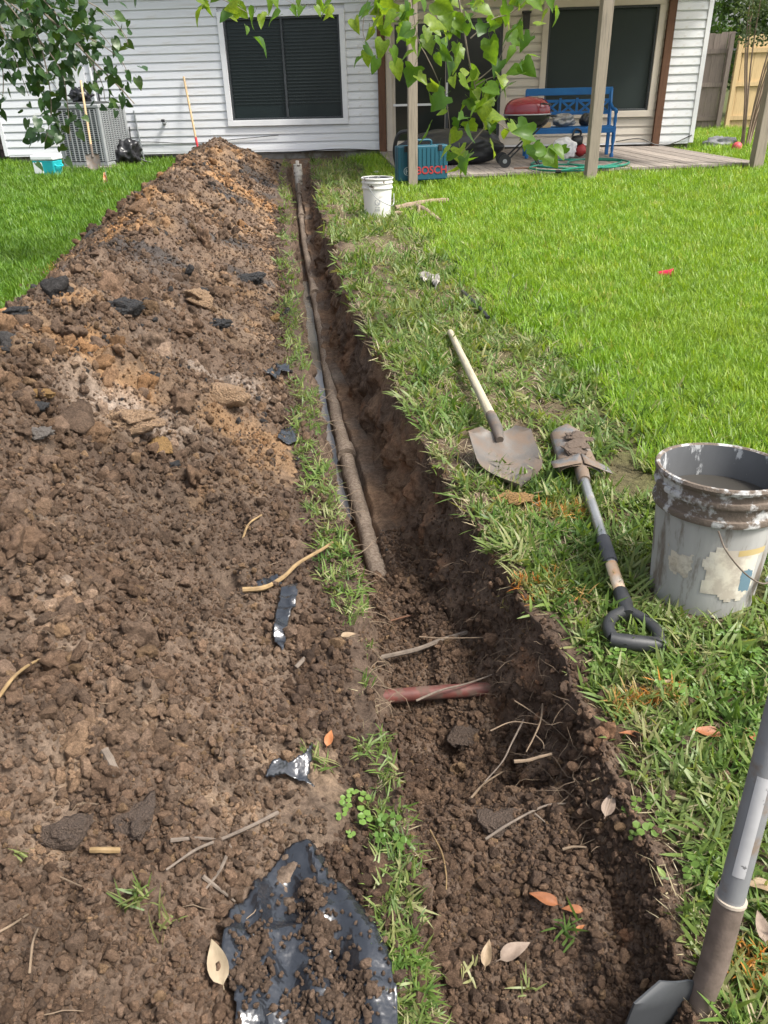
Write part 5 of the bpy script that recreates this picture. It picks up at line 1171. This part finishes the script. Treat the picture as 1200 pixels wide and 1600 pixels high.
for k in range(24):
    a0, a1 = 2 * math.pi * k / 24, 2 * math.pi * (k + 1) / 24
    em.add([(rr_ * math.cos(ca + r * math.cos(a) / .14), rr_ * math.sin(ca + r * math.cos(a) / .14), .15 + r * math.sin(a)) for a in (a0, a1) for r in (.022, .028)], [(0, 1, 3, 2)])
em.add([(rr_ * math.cos(ca + (q + w_) / .14), rr_ * math.sin(ca + (q + w_) / .14), .15 - q) for q in (-.018, .018) for w_ in (-.004, .004)], [(0, 1, 3, 2)])
for q in range(3): em.add([(rr_ * math.cos(ca + x_ / .14) * .985, rr_ * math.sin(ca + x_ / .14) * .985, .10 - q * .016 + z_) for x_, z_ in ((-.025, 0), (.025, 0), (.025, .006), (-.025, .006))], [(0, 1, 2, 3)])
em.build('printed_mark', nm('print_grey', (.20, .22, .24), (.3, .32, .34), 20, .6, 0), fb_, False)

# ================================================================ BLACK PLASTIC, CLODS, LEAVES, SMALL THINGS
M_FILM = nm('black_film', (.012, .014, .018), (.020, .023, .029), 6, .21, .6, 6, bdist=.03, spec=.9)
def film(name, label, outline, lift, amp_, seed, step=.006, curl=None, mat=None, thick=.0015):
    O = [hit(*p) for p in outline]; ox = [p.x for p in O]; oy = [p.y for p in O]; cx, cy = sum(ox) / len(O), sum(oy) / len(O)
    xs = np.arange(min(ox) - step, max(ox) + step, step); yy = np.arange(min(oy) - step, max(oy) + step, step); Xg, Yg2 = np.meshgrid(xs, yy)
    ins = np.zeros(Xg.shape, bool); n = len(O)
    for i in range(n):
        x0, y0, x1, y1 = ox[i], oy[i], ox[i - 1], oy[i - 1]
        c = ((y0 > Yg2) != (y1 > Yg2)) & (Xg < (x1 - x0) * (Yg2 - y0) / (y1 - y0 + 1e-12) + x0); ins ^= c
    Zt = np.array([[drop(a, b) for a in xs] for b in yy])
    for _ in range(10): Zp = np.pad(Zt, 1, 'edge'); Zt = np.maximum(Zt * .0 + (Zp[:-2, 1:-1] + Zp[2:, 1:-1] + Zp[1:-1, :-2] + Zp[1:-1, 2:]) / 4, Zt - .012)
    wr = amp_ * ((1 - 2.2 * np.abs(vnoise(Xg * 26 + Yg2 * 9, Yg2 * 4 - Xg * 3, seed=seed))) * .8 + (1 - 2 * np.abs(vnoise(Xg * 8 - Yg2 * 22, Yg2 * 14, seed=seed + 4))) * .35 + .5 * fbm(Xg * 5, Yg2 * 5, seed=seed + 1))
    Zf = Zt + lift + wr
    if curl is not None:
        (a, b, h_, wdt) = curl; a, b = hit(*a), hit(*b); d = Vector((b.x - a.x, b.y - a.y)).normalized(); q = (Xg - a.x) * d.y - (Yg2 - a.y) * d.x; Zf = Zf + h_ * np.exp(-(q / wdt) ** 2)
    F = [tuple(f) for f in gridfaces(len(yy), len(xs)) if ins.reshape(-1)[f].sum() >= 3]
    z0 = float(Zf[ins].mean()) if ins.any() else 0; V_ = np.stack([Xg - cx, Yg2 - cy, Zf - z0], -1).reshape(-1, 3)
    mb = MB().add(V_, F); bm = bmesh.new(); me = mb.mesh(name, mat or M_FILM); bm.from_mesh(me); bmesh.ops.delete(bm, geom=[v for v in bm.verts if not v.link_faces], context='VERTS')
    bv = [v for v in bm.verts if v.is_boundary]; 
    for _ in range(2): bmesh.ops.smooth_vert(bm, verts=bv, factor=.5, use_axis_x=True, use_axis_y=True, use_axis_z=True)
    bm.to_mesh(me); bm.free()
    o = link(name, me); o.location = (cx, cy, z0); sl = o.modifiers.new('solid', 'SOLIDIFY'); sl.thickness = thick; tag(o, label, 'plastic sheet'); return o
bigf = film('plastic_sheet', 'large crumpled black plastic sheet half buried in soil at the bottom', [(340, 1485), (352, 1450), (385, 1402), (432, 1352), (448, 1330), (488, 1326), (512, 1352), (520, 1385), (548, 1405), (580, 1440), (605, 1480), (620, 1530), (630, 1640), (360, 1640), (366, 1570), (352, 1530)], .020, .015, 5, curl=((520, 1385), (625, 1560), .012, .016), thick=.0006)
film('plastic_sheet', 'narrow glossy black plastic strip on the soil left of the grass strip', [(437, 925), (468, 920), (466, 950), (455, 975), (450, 1005), (445, 1028), (440, 1022), (427, 1010), (430, 975), (436, 945)], .014, .010, 6, .004)
film('plastic_sheet', 'folded black plastic flap sticking out beside the grass strip', [(412, 1236), (430, 1215), (452, 1208), (480, 1190), (497, 1172), (490, 1205), (484, 1225), (500, 1245), (478, 1232), (452, 1222), (430, 1232)], .018, .016, 7, .004, curl=((430, 1220), (495, 1180), .02, .012))
film('plastic_sheet', 'small glinting black plastic scrap on the soil by the trench midway', [(408, 586), (425, 580), (445, 572), (455, 574), (455, 592), (440, 588), (436, 604), (420, 596)], .02, .018, 8, .007)
film('plastic_sheet', 'black plastic scrap lying under the yellow root', [(388, 922), (400, 912), (425, 902), (440, 898), (446, 908), (432, 918), (412, 926), (392, 930)], .006, .006, 9, .004)
film('plastic_sheet', 'dull black plastic scrap on the soil right of the clay lumps', [(432, 690), (436, 676), (452, 668), (468, 674), (470, 690), (450, 700)], .008, .006, 10, .006)
o = film('cloth_scrap', 'grey fabric scrap lying on the trampled grass beyond the shovel', [(650, 434), (668, 436), (686, 440), (690, 452), (680, 458), (668, 446), (662, 454)], .03, .03, 12, .01, mat=nm('scrap_grey', (.33, .31, .28), (.22, .20, .18), 9, .85, .3)); o['category'] = 'cloth'
# soil crumbs lying on the big sheet
rs = np.random.default_rng(77); sv = np.array([(bigf.matrix_basis @ v.co)[:] for v in bigf.data.vertices]); c1 = [hit(*p) for p in ((400, 1490), (398, 1540), (490, 1420), (505, 1470), (515, 1530), (470, 1590), (540, 1590), (560, 1560))]
wgt = sum(np.exp(-((sv[:, 0] - c.x) ** 2 + (sv[:, 1] - c.y) ** 2) / (.022 ** 2)) for c in c1) + .02
i = rs.choice(len(sv), 1100, p=wgt / wgt.sum()); s = .0028 * (1 - rs.random(1100) * .97) ** (-1 / 2.6); s = np.minimum(s, .010)
sheet_c = scatter('sheet_crumbs', sv[i] + np.stack([rs.normal(size=1100) * .002, rs.normal(size=1100) * .002, s * .5 + .001], 1), rs.uniform(0, 6.28, (1100, 3)), s, rs.integers(0, len(CR), 1100), CR, 'soil crumbs spilled over the large black plastic sheet', 'soil', (BROWN * 1.05)[None] * (.8 + .5 * rs.random((1100, 1))))
# prominent clods
def claymat(name, c): return nm(name, c, tuple(x * .72 for x in c), 7, .9, .9, 9, bdist=.10, mud=(.13, .095, .07), mudscale=3.5, mudlo=.58, mudhi=.74)
M_CT, M_CK, M_CG, M_CO = claymat('clay_tan', (.50, .33, .20)), claymat('clay_black', (.062, .062, .064)), claymat('clay_grey', (.30, .265, .235)), claymat('clay_ochre', (.52, .31, .12))
for k, (px, py, w_, h_, mat, rz, lb) in enumerate((
    (193, 492, 66, 32, M_CK, -.1, 'large flat black clay clod on top of the heap'),
    (313, 474, 44, 36, M_CT, .5, 'smooth pinkish tan clay lump on the upper heap'),
    (352, 630, 60, 50, M_CT, -.5, 'big cracked tan clay lump in the middle of the heap'),
    (200, 665, 92, 40, M_CT, -.3, 'wide orange-brown clay slab pressed into the heap'),
    (257, 708, 36, 34, M_CO, .3, 'ochre clay lump just below the wide clay slab'),
    (52, 642, 40, 26, M_CK, .2, 'dark grey clay clod near the left edge of the heap'),
    (343, 510, 32, 20, M_CK, .1, 'rough black clod below the pinkish clay lump'),
    (240, 590, 20, 14, M_CK, .1, 'small grey-black clod at the middle of the heap'),
    (62, 700 - 18, 34, 18, M_CG, .1, 'pale grey clod low on the left side of the heap'),
    (430, 503, 14, 22, M_CO, .2, 'small ochre clod beside the grass strip'),
    (270, 712 + 18, 22, 14, M_CK, .1, 'flat grey-black chip below the ochre lump'),
    (775, 1293, 56, 44, claymat('clay_brown', (.17, .12, .09)), .7, 'broken brown soil clod in the shallow trench'),
    (720, 1160, 52, 40, claymat('clay_brown', (.17, .12, .09)), .4, 'large smooth brown clod below the red pipe'),
    (25, 496, 46, 22, M_CK, .1, 'black clay slab at the left foot of the heap'),
    (66, 618, 28, 18, M_CO, .4, 'ochre clod on the left shoulder of the heap'),
    (800, 790, 62, 26, M_CO, .2, 'orange-tan clay scrap on the grass below the shovel blade'),
    (285, 245, 26, 26, M_CK, .2, 'dark clod at the far top of the heap by the wall'),
    (390, 440, 44, 20, M_CK, .2, 'black crumbly clod on the right flank of the heap'),
    (110, 1310, 70, 44, claymat('clay_brown', (.17, .12, .09)), .2, 'large soft brown clod on the near left soil'),
    (220, 1285, 60, 44, claymat('clay_brown', (.17, .12, .09)), .9, 'big rounded brown clod above the pale broken stick'))):
    p = hit(px, py); zc = (p - Vector((0, 0, CH))).length; sw, sh_ = w_ / CF * zc / 2, h_ / CF * zc / 2
    o = link('clay_clod', clod_mesh('clay_clod', 400 + k, 4, .46, mat)); o.location = p + Vector((0, 0, sh_ * .48)); o.scale = (sw, (sw + sh_) * .52, sh_ * 1.05); o.rotation_euler = (random.uniform(-.2, .2), random.uniform(-.2, .2), rz); tag(o, lb, 'clod')
# dry leaves
def leaf_mesh(name, mat, Lr=1.0, W=.42, lobes=0, fold=.16, curl=.15, pet=.3, nv=10, ser=0.0, seed=0, base=.0):
    rs = random.Random(seed); P = []
    for j in range(nv + 1):
        v = j / nv; w_ = W * (math.sin(math.pi * min(1, v ** .72 * 1.0)) ** .85) * (1 - .25 * v) if base == 0 else W * math.sin(math.pi * (v * .95 + .05) ** .60) ** .85
        if lobes: w_ *= 1 + lobes * math.sin(v * 13 + .6) * (1 - v)
        w_ *= 1 + ser * (1 if j % 2 else -1)
        for u in (-1, -.5, 0, .5, 1):
            back = -.10 * base * abs(u) * (1 - v) * 2
            P.append((u * w_, v * Lr + back, abs(u) * w_ * fold * 1.4 - curl * v * v * Lr + .02 * math.sin(v * 9 + u * 3 + seed)))
    mb = MB().grid(P, 5, nv + 1)
    if pet: mb.tube([(0, -pet * Lr, .05), (0, -pet * .4 * Lr, .03), (0, .02, 0)], [.014, .012, .010], 4, False)
    me = bpy.data.meshes.new(name); me.from_pydata(mb.v, [], mb.f); me.materials.append(mat); me.polygons.foreach_set('use_smooth', [True] * len(me.polygons)); return me
M_DRYB = nm('dry_leaf_brown', (.30, .115, .045), (.20, .075, .03), 3, .55, .2, 12); M_DRYT = nm('dry_leaf_tan', (.30, .22, .135), (.22, .155, .095), 3, .6, .2, 12); M_DRYO = nm('dry_leaf_orange', (.36, .14, .05), (.25, .09, .03), 3, .55, .2, 12); M_DRYG = nm('dry_leaf_grey', (.25, .19, .145), (.17, .125, .095), 3, .7, .2, 12)
for k, (px, py, Lp, az, mat, lb) in enumerate((
    (345, 1525, 62, 112, nm('dry_leaf_pale', (.31, .25, .165), (.24, .185, .12), 3, .6, .2, 12), 'long pale tan leaf at the left rim of the black sheet'), (515, 1165, 30, 80, M_DRYO, 'small orange leaf standing on the soil by the grass strip'),
    (918, 1172, 28, 75, M_DRYO, 'orange-brown leaf on the bare soil of the right trench edge'), (950, 1270, 42, 60, M_DRYG, 'pinkish grey dry leaf at the right trench edge'),
    (848, 1416, 40, 155, M_DRYB, 'dark brown curled leaf on the shallow trench soil'), (893, 1431, 28, 165, M_DRYB, 'glossy reddish brown leaf right of the dark curled leaf'),
    (762, 1503, 34, 70, M_DRYT, 'small upright tan leaf on the trench soil'), (804, 1498, 48, 25, M_DRYG, 'broad brown-grey leaf beside the small tan leaf'),
    (905, 1462, 16, 30, M_DRYO, 'tiny bright orange leaf bit next to the green sprig'), (1100, 1157, 42, 170, M_DRYB, 'brown leaf lying in the grass left of the grey shovel handle'),
    (1170, 1160, 26, 100, M_DRYB, 'dark brown leaf in the grass just left of the grey shovel top'), (985, 1162, 34, 165, M_DRYB, 'brown leaf hidden in grass near the orange paint'),
    (1035, 1085, 32, 20, M_DRYT, 'pale tan leaf lying above the orange painted grass'), (1180, 1395, 44, 160, M_DRYT, 'cream dry leaf in the grass right of the grey shovel'),
    (1185, 1460, 40, 80, M_DRYG, 'whitish leaf at the right edge near the grey shovel foot'), (1030, 1375, 18, 110, leafmat('pale_green_leaf', [(0, (.30, .40, .12)), (1, (.34, .44, .15))], .3), 'small pale green leaf on the soil of the right bank'),
    (545, 1003, 24, 10, M_DRYT, 'small cream leaf in the grass strip above the red pipe'), (1142, 1462, 26, 60, M_DRYT, 'tan leaf scrap between grey shovel foot and grass'))):
    p = hit(px, py); zc = (p - Vector((0, 0, CH))).length; s = Lp / CF * zc
    o = link('dry_leaf', leaf_mesh('dry_leaf', mat, 1, .24, 0, .3, .12 * (k % 3), .12, 8, 0, k)); o.scale = (s, s, s); a_ = R(az - 90)
    o.rotation_euler = (random.uniform(.05, .35), random.uniform(-.25, .25), a_); o.location = p - Vector((-math.sin(a_), math.cos(a_), 0)) * s * .5 + Vector((0, 0, .034 if k == 0 else .020)); tag(o, lb, 'leaf')
# red cup, drip hose, bits on the lawn
cp = empty('plastic_cup', G(1039, 430, .035), 0, 'small red plastic cup lying on the bright lawn', 'cup')
M_CUP = nm('cup_red', (.55, .02, .06), (.45, .02, .05), 4, .35, .03)
o = MB().lathe([(0, -.045), (.028, -.045), (.038, .05), (.036, .05), (.026, -.04), (0, -.04)], 20).build('cup_body', M_CUP, cp); o.rotation_euler = (R(80), R(25), R(60))
MB().tube([(.038 * math.cos(a), .038 * math.sin(a), .05) for a in np.linspace(0, 6.28, 21)], .003, 6).build('cup_rim', M_CUP, o)
hz_ = MB().tube(spline([G(722, 455, .02), G(738, 470, .03), G(752, 484, .03), G(763, 497, .02)], 5), .012, 8).build('drip_hose', M_BLACK); tag(hz_, 'short black drip hose end lying in the grass beyond the wooden shovel handle', 'hose')
o = lumpy('litter', M_PAPER, (.05, .05, .035), 31, amp=.5, sub=3, crease=.3); o.location = G(588, 270, .05); tag(o, 'small white litter on the grass beyond the far bucket', 'litter')

# ================================================================ HANGING BRANCHES
LST = [(0, (.075, .17, .03)), (.3, (.15, .28, .03)), (.65, (.27, .40, .04)), (1, (.38, .48, .05))]
M_LF = leafmat('mulberry_leaf', LST, .58, .4); M_LFD = leafmat('dark_leaf', [(0, (.030, .075, .025)), (.7, (.055, .12, .032)), (1, (.12, .20, .04))], .35, .35)
M_TWG = nm('twig_bark', (.24, .20, .16), (.16, .13, .10), 12, .8, .3, 40)
LM = [leaf_mesh('leaf', M_LF, 1, .40 + .05 * s, 0, .14 + .14 * s, .10 + .22 * s, .35, 9, .035, s, 1) for s in range(3)] + [leaf_mesh('leaf', M_LF, 1, .46 + .05 * s, .30, .35 - .12 * s, .12 + .2 * s, .35, 13, .03, s + 5, 1) for s in range(3)]
LD = [leaf_mesh('leaf', M_LFD, 1, .44, 0, .12, .2, .3, 8, .02, s + 9, 1) for s in range(4)]
def leaf_at(parent, org, meshes, p, dirn, s, rs):
    d = Vector(dirn).normalized(); up = Vector((rs.gauss(0, .7), -.45 + rs.gauss(0, .6), .55 + rs.gauss(0, .45)))
    up = (up - d * up.dot(d)).normalized(); x = d.cross(up)
    o = link('leaf', rs.choice(meshes), parent); o.matrix_local = Matrix(((x.x * s, d.x * s, up.x * s, p.x - org.x), (x.y * s, d.y * s, up.y * s, p.y - org.y), (x.z * s, d.z * s, up.z * s, p.z - org.z), (0, 0, 0, 1)))
def branch(label, stems, meshes, size, every, seed, extra=(), rmain=.006, droop=1.0, jit=.05):
    rs = random.Random(seed); P0 = PD(*stems[0][0]); r = empty('hanging_branch', P0, 0, label, 'branch')
    n = 0
    for k, st in enumerate(stems):
        S = spline([PD(*q) for q in st], 8); r0 = rmain if k == 0 else rmain * .55
        MB().tube([p - P0 for p in S], [r0 * (1 - .65 * i / (len(S) - 1)) for i in range(len(S))], 6).build('stem', M_TWG, r)
        acc = 0
        for i in range(1, len(S)):
            acc += (S[i] - S[i - 1]).length
            while acc > every:
                acc -= every; t_ = (S[i] - S[i - 1]).normalized()
                d = Vector((rs.gauss(0, .6), rs.gauss(0, .45), -.40 * droop + rs.gauss(0, .35))) + t_ * .3
                q = S[i] + Vector((rs.gauss(0, jit), rs.gauss(0, jit), rs.gauss(0, jit)))
                sz = size * rs.uniform(.6, 1.25); leaf_at(r, P0, meshes, q + d.normalized() * sz * .35, d, sz, rs); n += 1
    for (px, py, Y, cnt, spr) in extra:
        for _ in range(cnt):
            q = PD(px + rs.gauss(0, spr), py + rs.gauss(0, spr * .8), Y + rs.gauss(0, .18)); d = Vector((rs.gauss(0, .6), rs.gauss(0, .4), -.45 * droop + rs.gauss(0, .38)))
            leaf_at(r, P0, meshes, q, d, size * rs.uniform(.6, 1.25), rs); n += 1
    return r
Y0 = 4.1
branch('mulberry branch with broad lime leaves hanging in front of the patio door',
    [[(708, -60, Y0), (717, 0, Y0), (724, 40, Y0), (732, 90, Y0), (741, 130, Y0 + .05), (750, 171, Y0 + .05), (757, 200, Y0 + .05)],
     [(640, -30, Y0), (652, 57, Y0), (665, 85, Y0), (678, 111, Y0), (690, 140, Y0), (699, 168, Y0 + .05), (703, 205, Y0 + .05), (703, 232, Y0 + .05)],
     [(741, 130, Y0), (775, 100, Y0), (790, 70, Y0)], [(741, 135, Y0), (765, 122, Y0), (785, 118, Y0)],
     [(752, 180, Y0), (775, 190, Y0), (795, 204, Y0), (825, 210, Y0), (850, 216, Y0)], [(735, 60, Y0), (770, 30, Y0), (800, 20, Y0), (830, -10, Y0)],
     [(665, -20, Y0 + .3), (690, 20, Y0 + .3), (705, 60, Y0 + .3)], [(757, 200, Y0), (735, 225, Y0), (720, 240, Y0)]],
    LM, .076, .058, 3, extra=[(770, 20, Y0, 9, 40), (690, 20, Y0, 14, 40), (620, 8, Y0 + .2, 9, 26), (700, 70, Y0, 10, 30), (735, 130, Y0, 8, 26), (815, 95, Y0, 7, 16), (815, 40, Y0, 5, 18), (850, 228, Y0 - .1, 9, 17), (715, 250, Y0, 8, 16), (785, 130, Y0, 3, 14), (745, 165, Y0, 10, 22), (650, 45, Y0, 8, 20), (850, 5, Y0, 3, 10), (820, 5, Y0, 5, 16)])
branch('thin twig with a few round leaves hanging at the left porch post',
    [[(585, -40, Y0 + .3), (570, 20, Y0 + .3), (568, 55, Y0 + .3), (582, 80, Y0 + .3)], [(620, -40, Y0 + .3), (595, 0, Y0 + .3), (590, 30, Y0 + .3)]], LM[:3], .066, .08, 8, extra=[(585, 85, Y0 + .3, 9, 14), (595, 25, Y0 + .3, 8, 16)], rmain=.003)
branch('leafy twig end drooping over the top left of the big window',
    [[(300, -40, Y0 + .2), (340, -6, Y0 + .2), (370, 10, Y0 + .2), (395, 25, Y0 + .2)], [(480, -40, Y0 + .2), (505, 0, Y0 + .2), (512, 15, Y0 + .2)], [(400, -30, Y0 + .2), (440, -4, Y0 + .2), (462, 8, Y0 + .2)]], LM[:3], .062, .075, 9, extra=[(360, 15, Y0 + .2, 7, 14), (320, 5, Y0 + .2, 5, 10), (455, 4, Y0 + .2, 5, 9), (520, 8, Y0 + .2, 4, 9), (405, 12, Y0 + .2, 4, 9)], rmain=.003)
YL = 6.2
branch('dense dark-leaved branch drooping in front of the air conditioner at the upper left',
    [[(-60, -80, YL), (20, -20, YL), (90, 40, YL), (150, 100, YL), (190, 140, YL), (210, 162, YL)],
     [(-40, -60, YL), (60, -20, YL), (130, 0, YL), (170, 25, YL), (195, 55, YL), (200, 70, YL)],
     [(30, -20, YL), (60, 60, YL), (75, 120, YL), (80, 170, YL), (75, 205, YL), (70, 222, YL)],
     [(-30, -20, YL), (10, 60, YL), (30, 110, YL), (45, 150, YL)], [(60, 60, YL), (95, 110, YL), (105, 160, YL), (110, 220, YL)],
     [(-30, 40, YL), (0, 90, YL), (5, 140, YL), (-2, 175, YL)], [(90, 40, YL), (140, 60, YL), (185, 90, YL), (205, 125, YL)], [(60, -10, YL), (110, 50, YL), (155, 120, YL), (165, 160, YL)], [(-30, -40, YL), (30, 30, YL), (55, 90, YL), (90, 140, YL)]],
    LD, .066, .034, 12, extra=[(60, 30, YL, 46, 42), (20, 80, YL, 22, 34), (130, 60, YL, 30, 32), (75, 130, YL, 18, 24), (170, 110, YL, 12, 20), (30, 10, YL, 20, 40), (85, 190, YL, 16, 18), (72, 212, YL, 6, 10), (105, 215, YL, 8, 12), (100, 20, YL, 24, 36)], rmain=.010, jit=.07)
branch('second dark-leaved branch filling the upper left corner above the air conditioner',
    [[(-60, -60, YL + .4), (10, 0, YL + .4), (70, 50, YL + .4), (120, 110, YL + .4)], [(40, -60, YL + .4), (90, 0, YL + .4), (150, 45, YL + .4), (180, 80, YL + .4)], [(-50, 0, YL + .4), (10, 50, YL + .4), (50, 110, YL + .4), (70, 160, YL + .4)], [(-50, 20, YL + .4), (-10, 70, YL + .4), (20, 120, YL + .4)]],
    LD, .066, .045, 14, extra=[(60, 30, YL + .4, 50, 40), (20, 60, YL + .4, 30, 36), (110, 50, YL + .4, 30, 36), (80, 110, YL + .4, 24, 28), (20, 0, YL + .4, 25, 40)], rmain=.008, jit=.07)
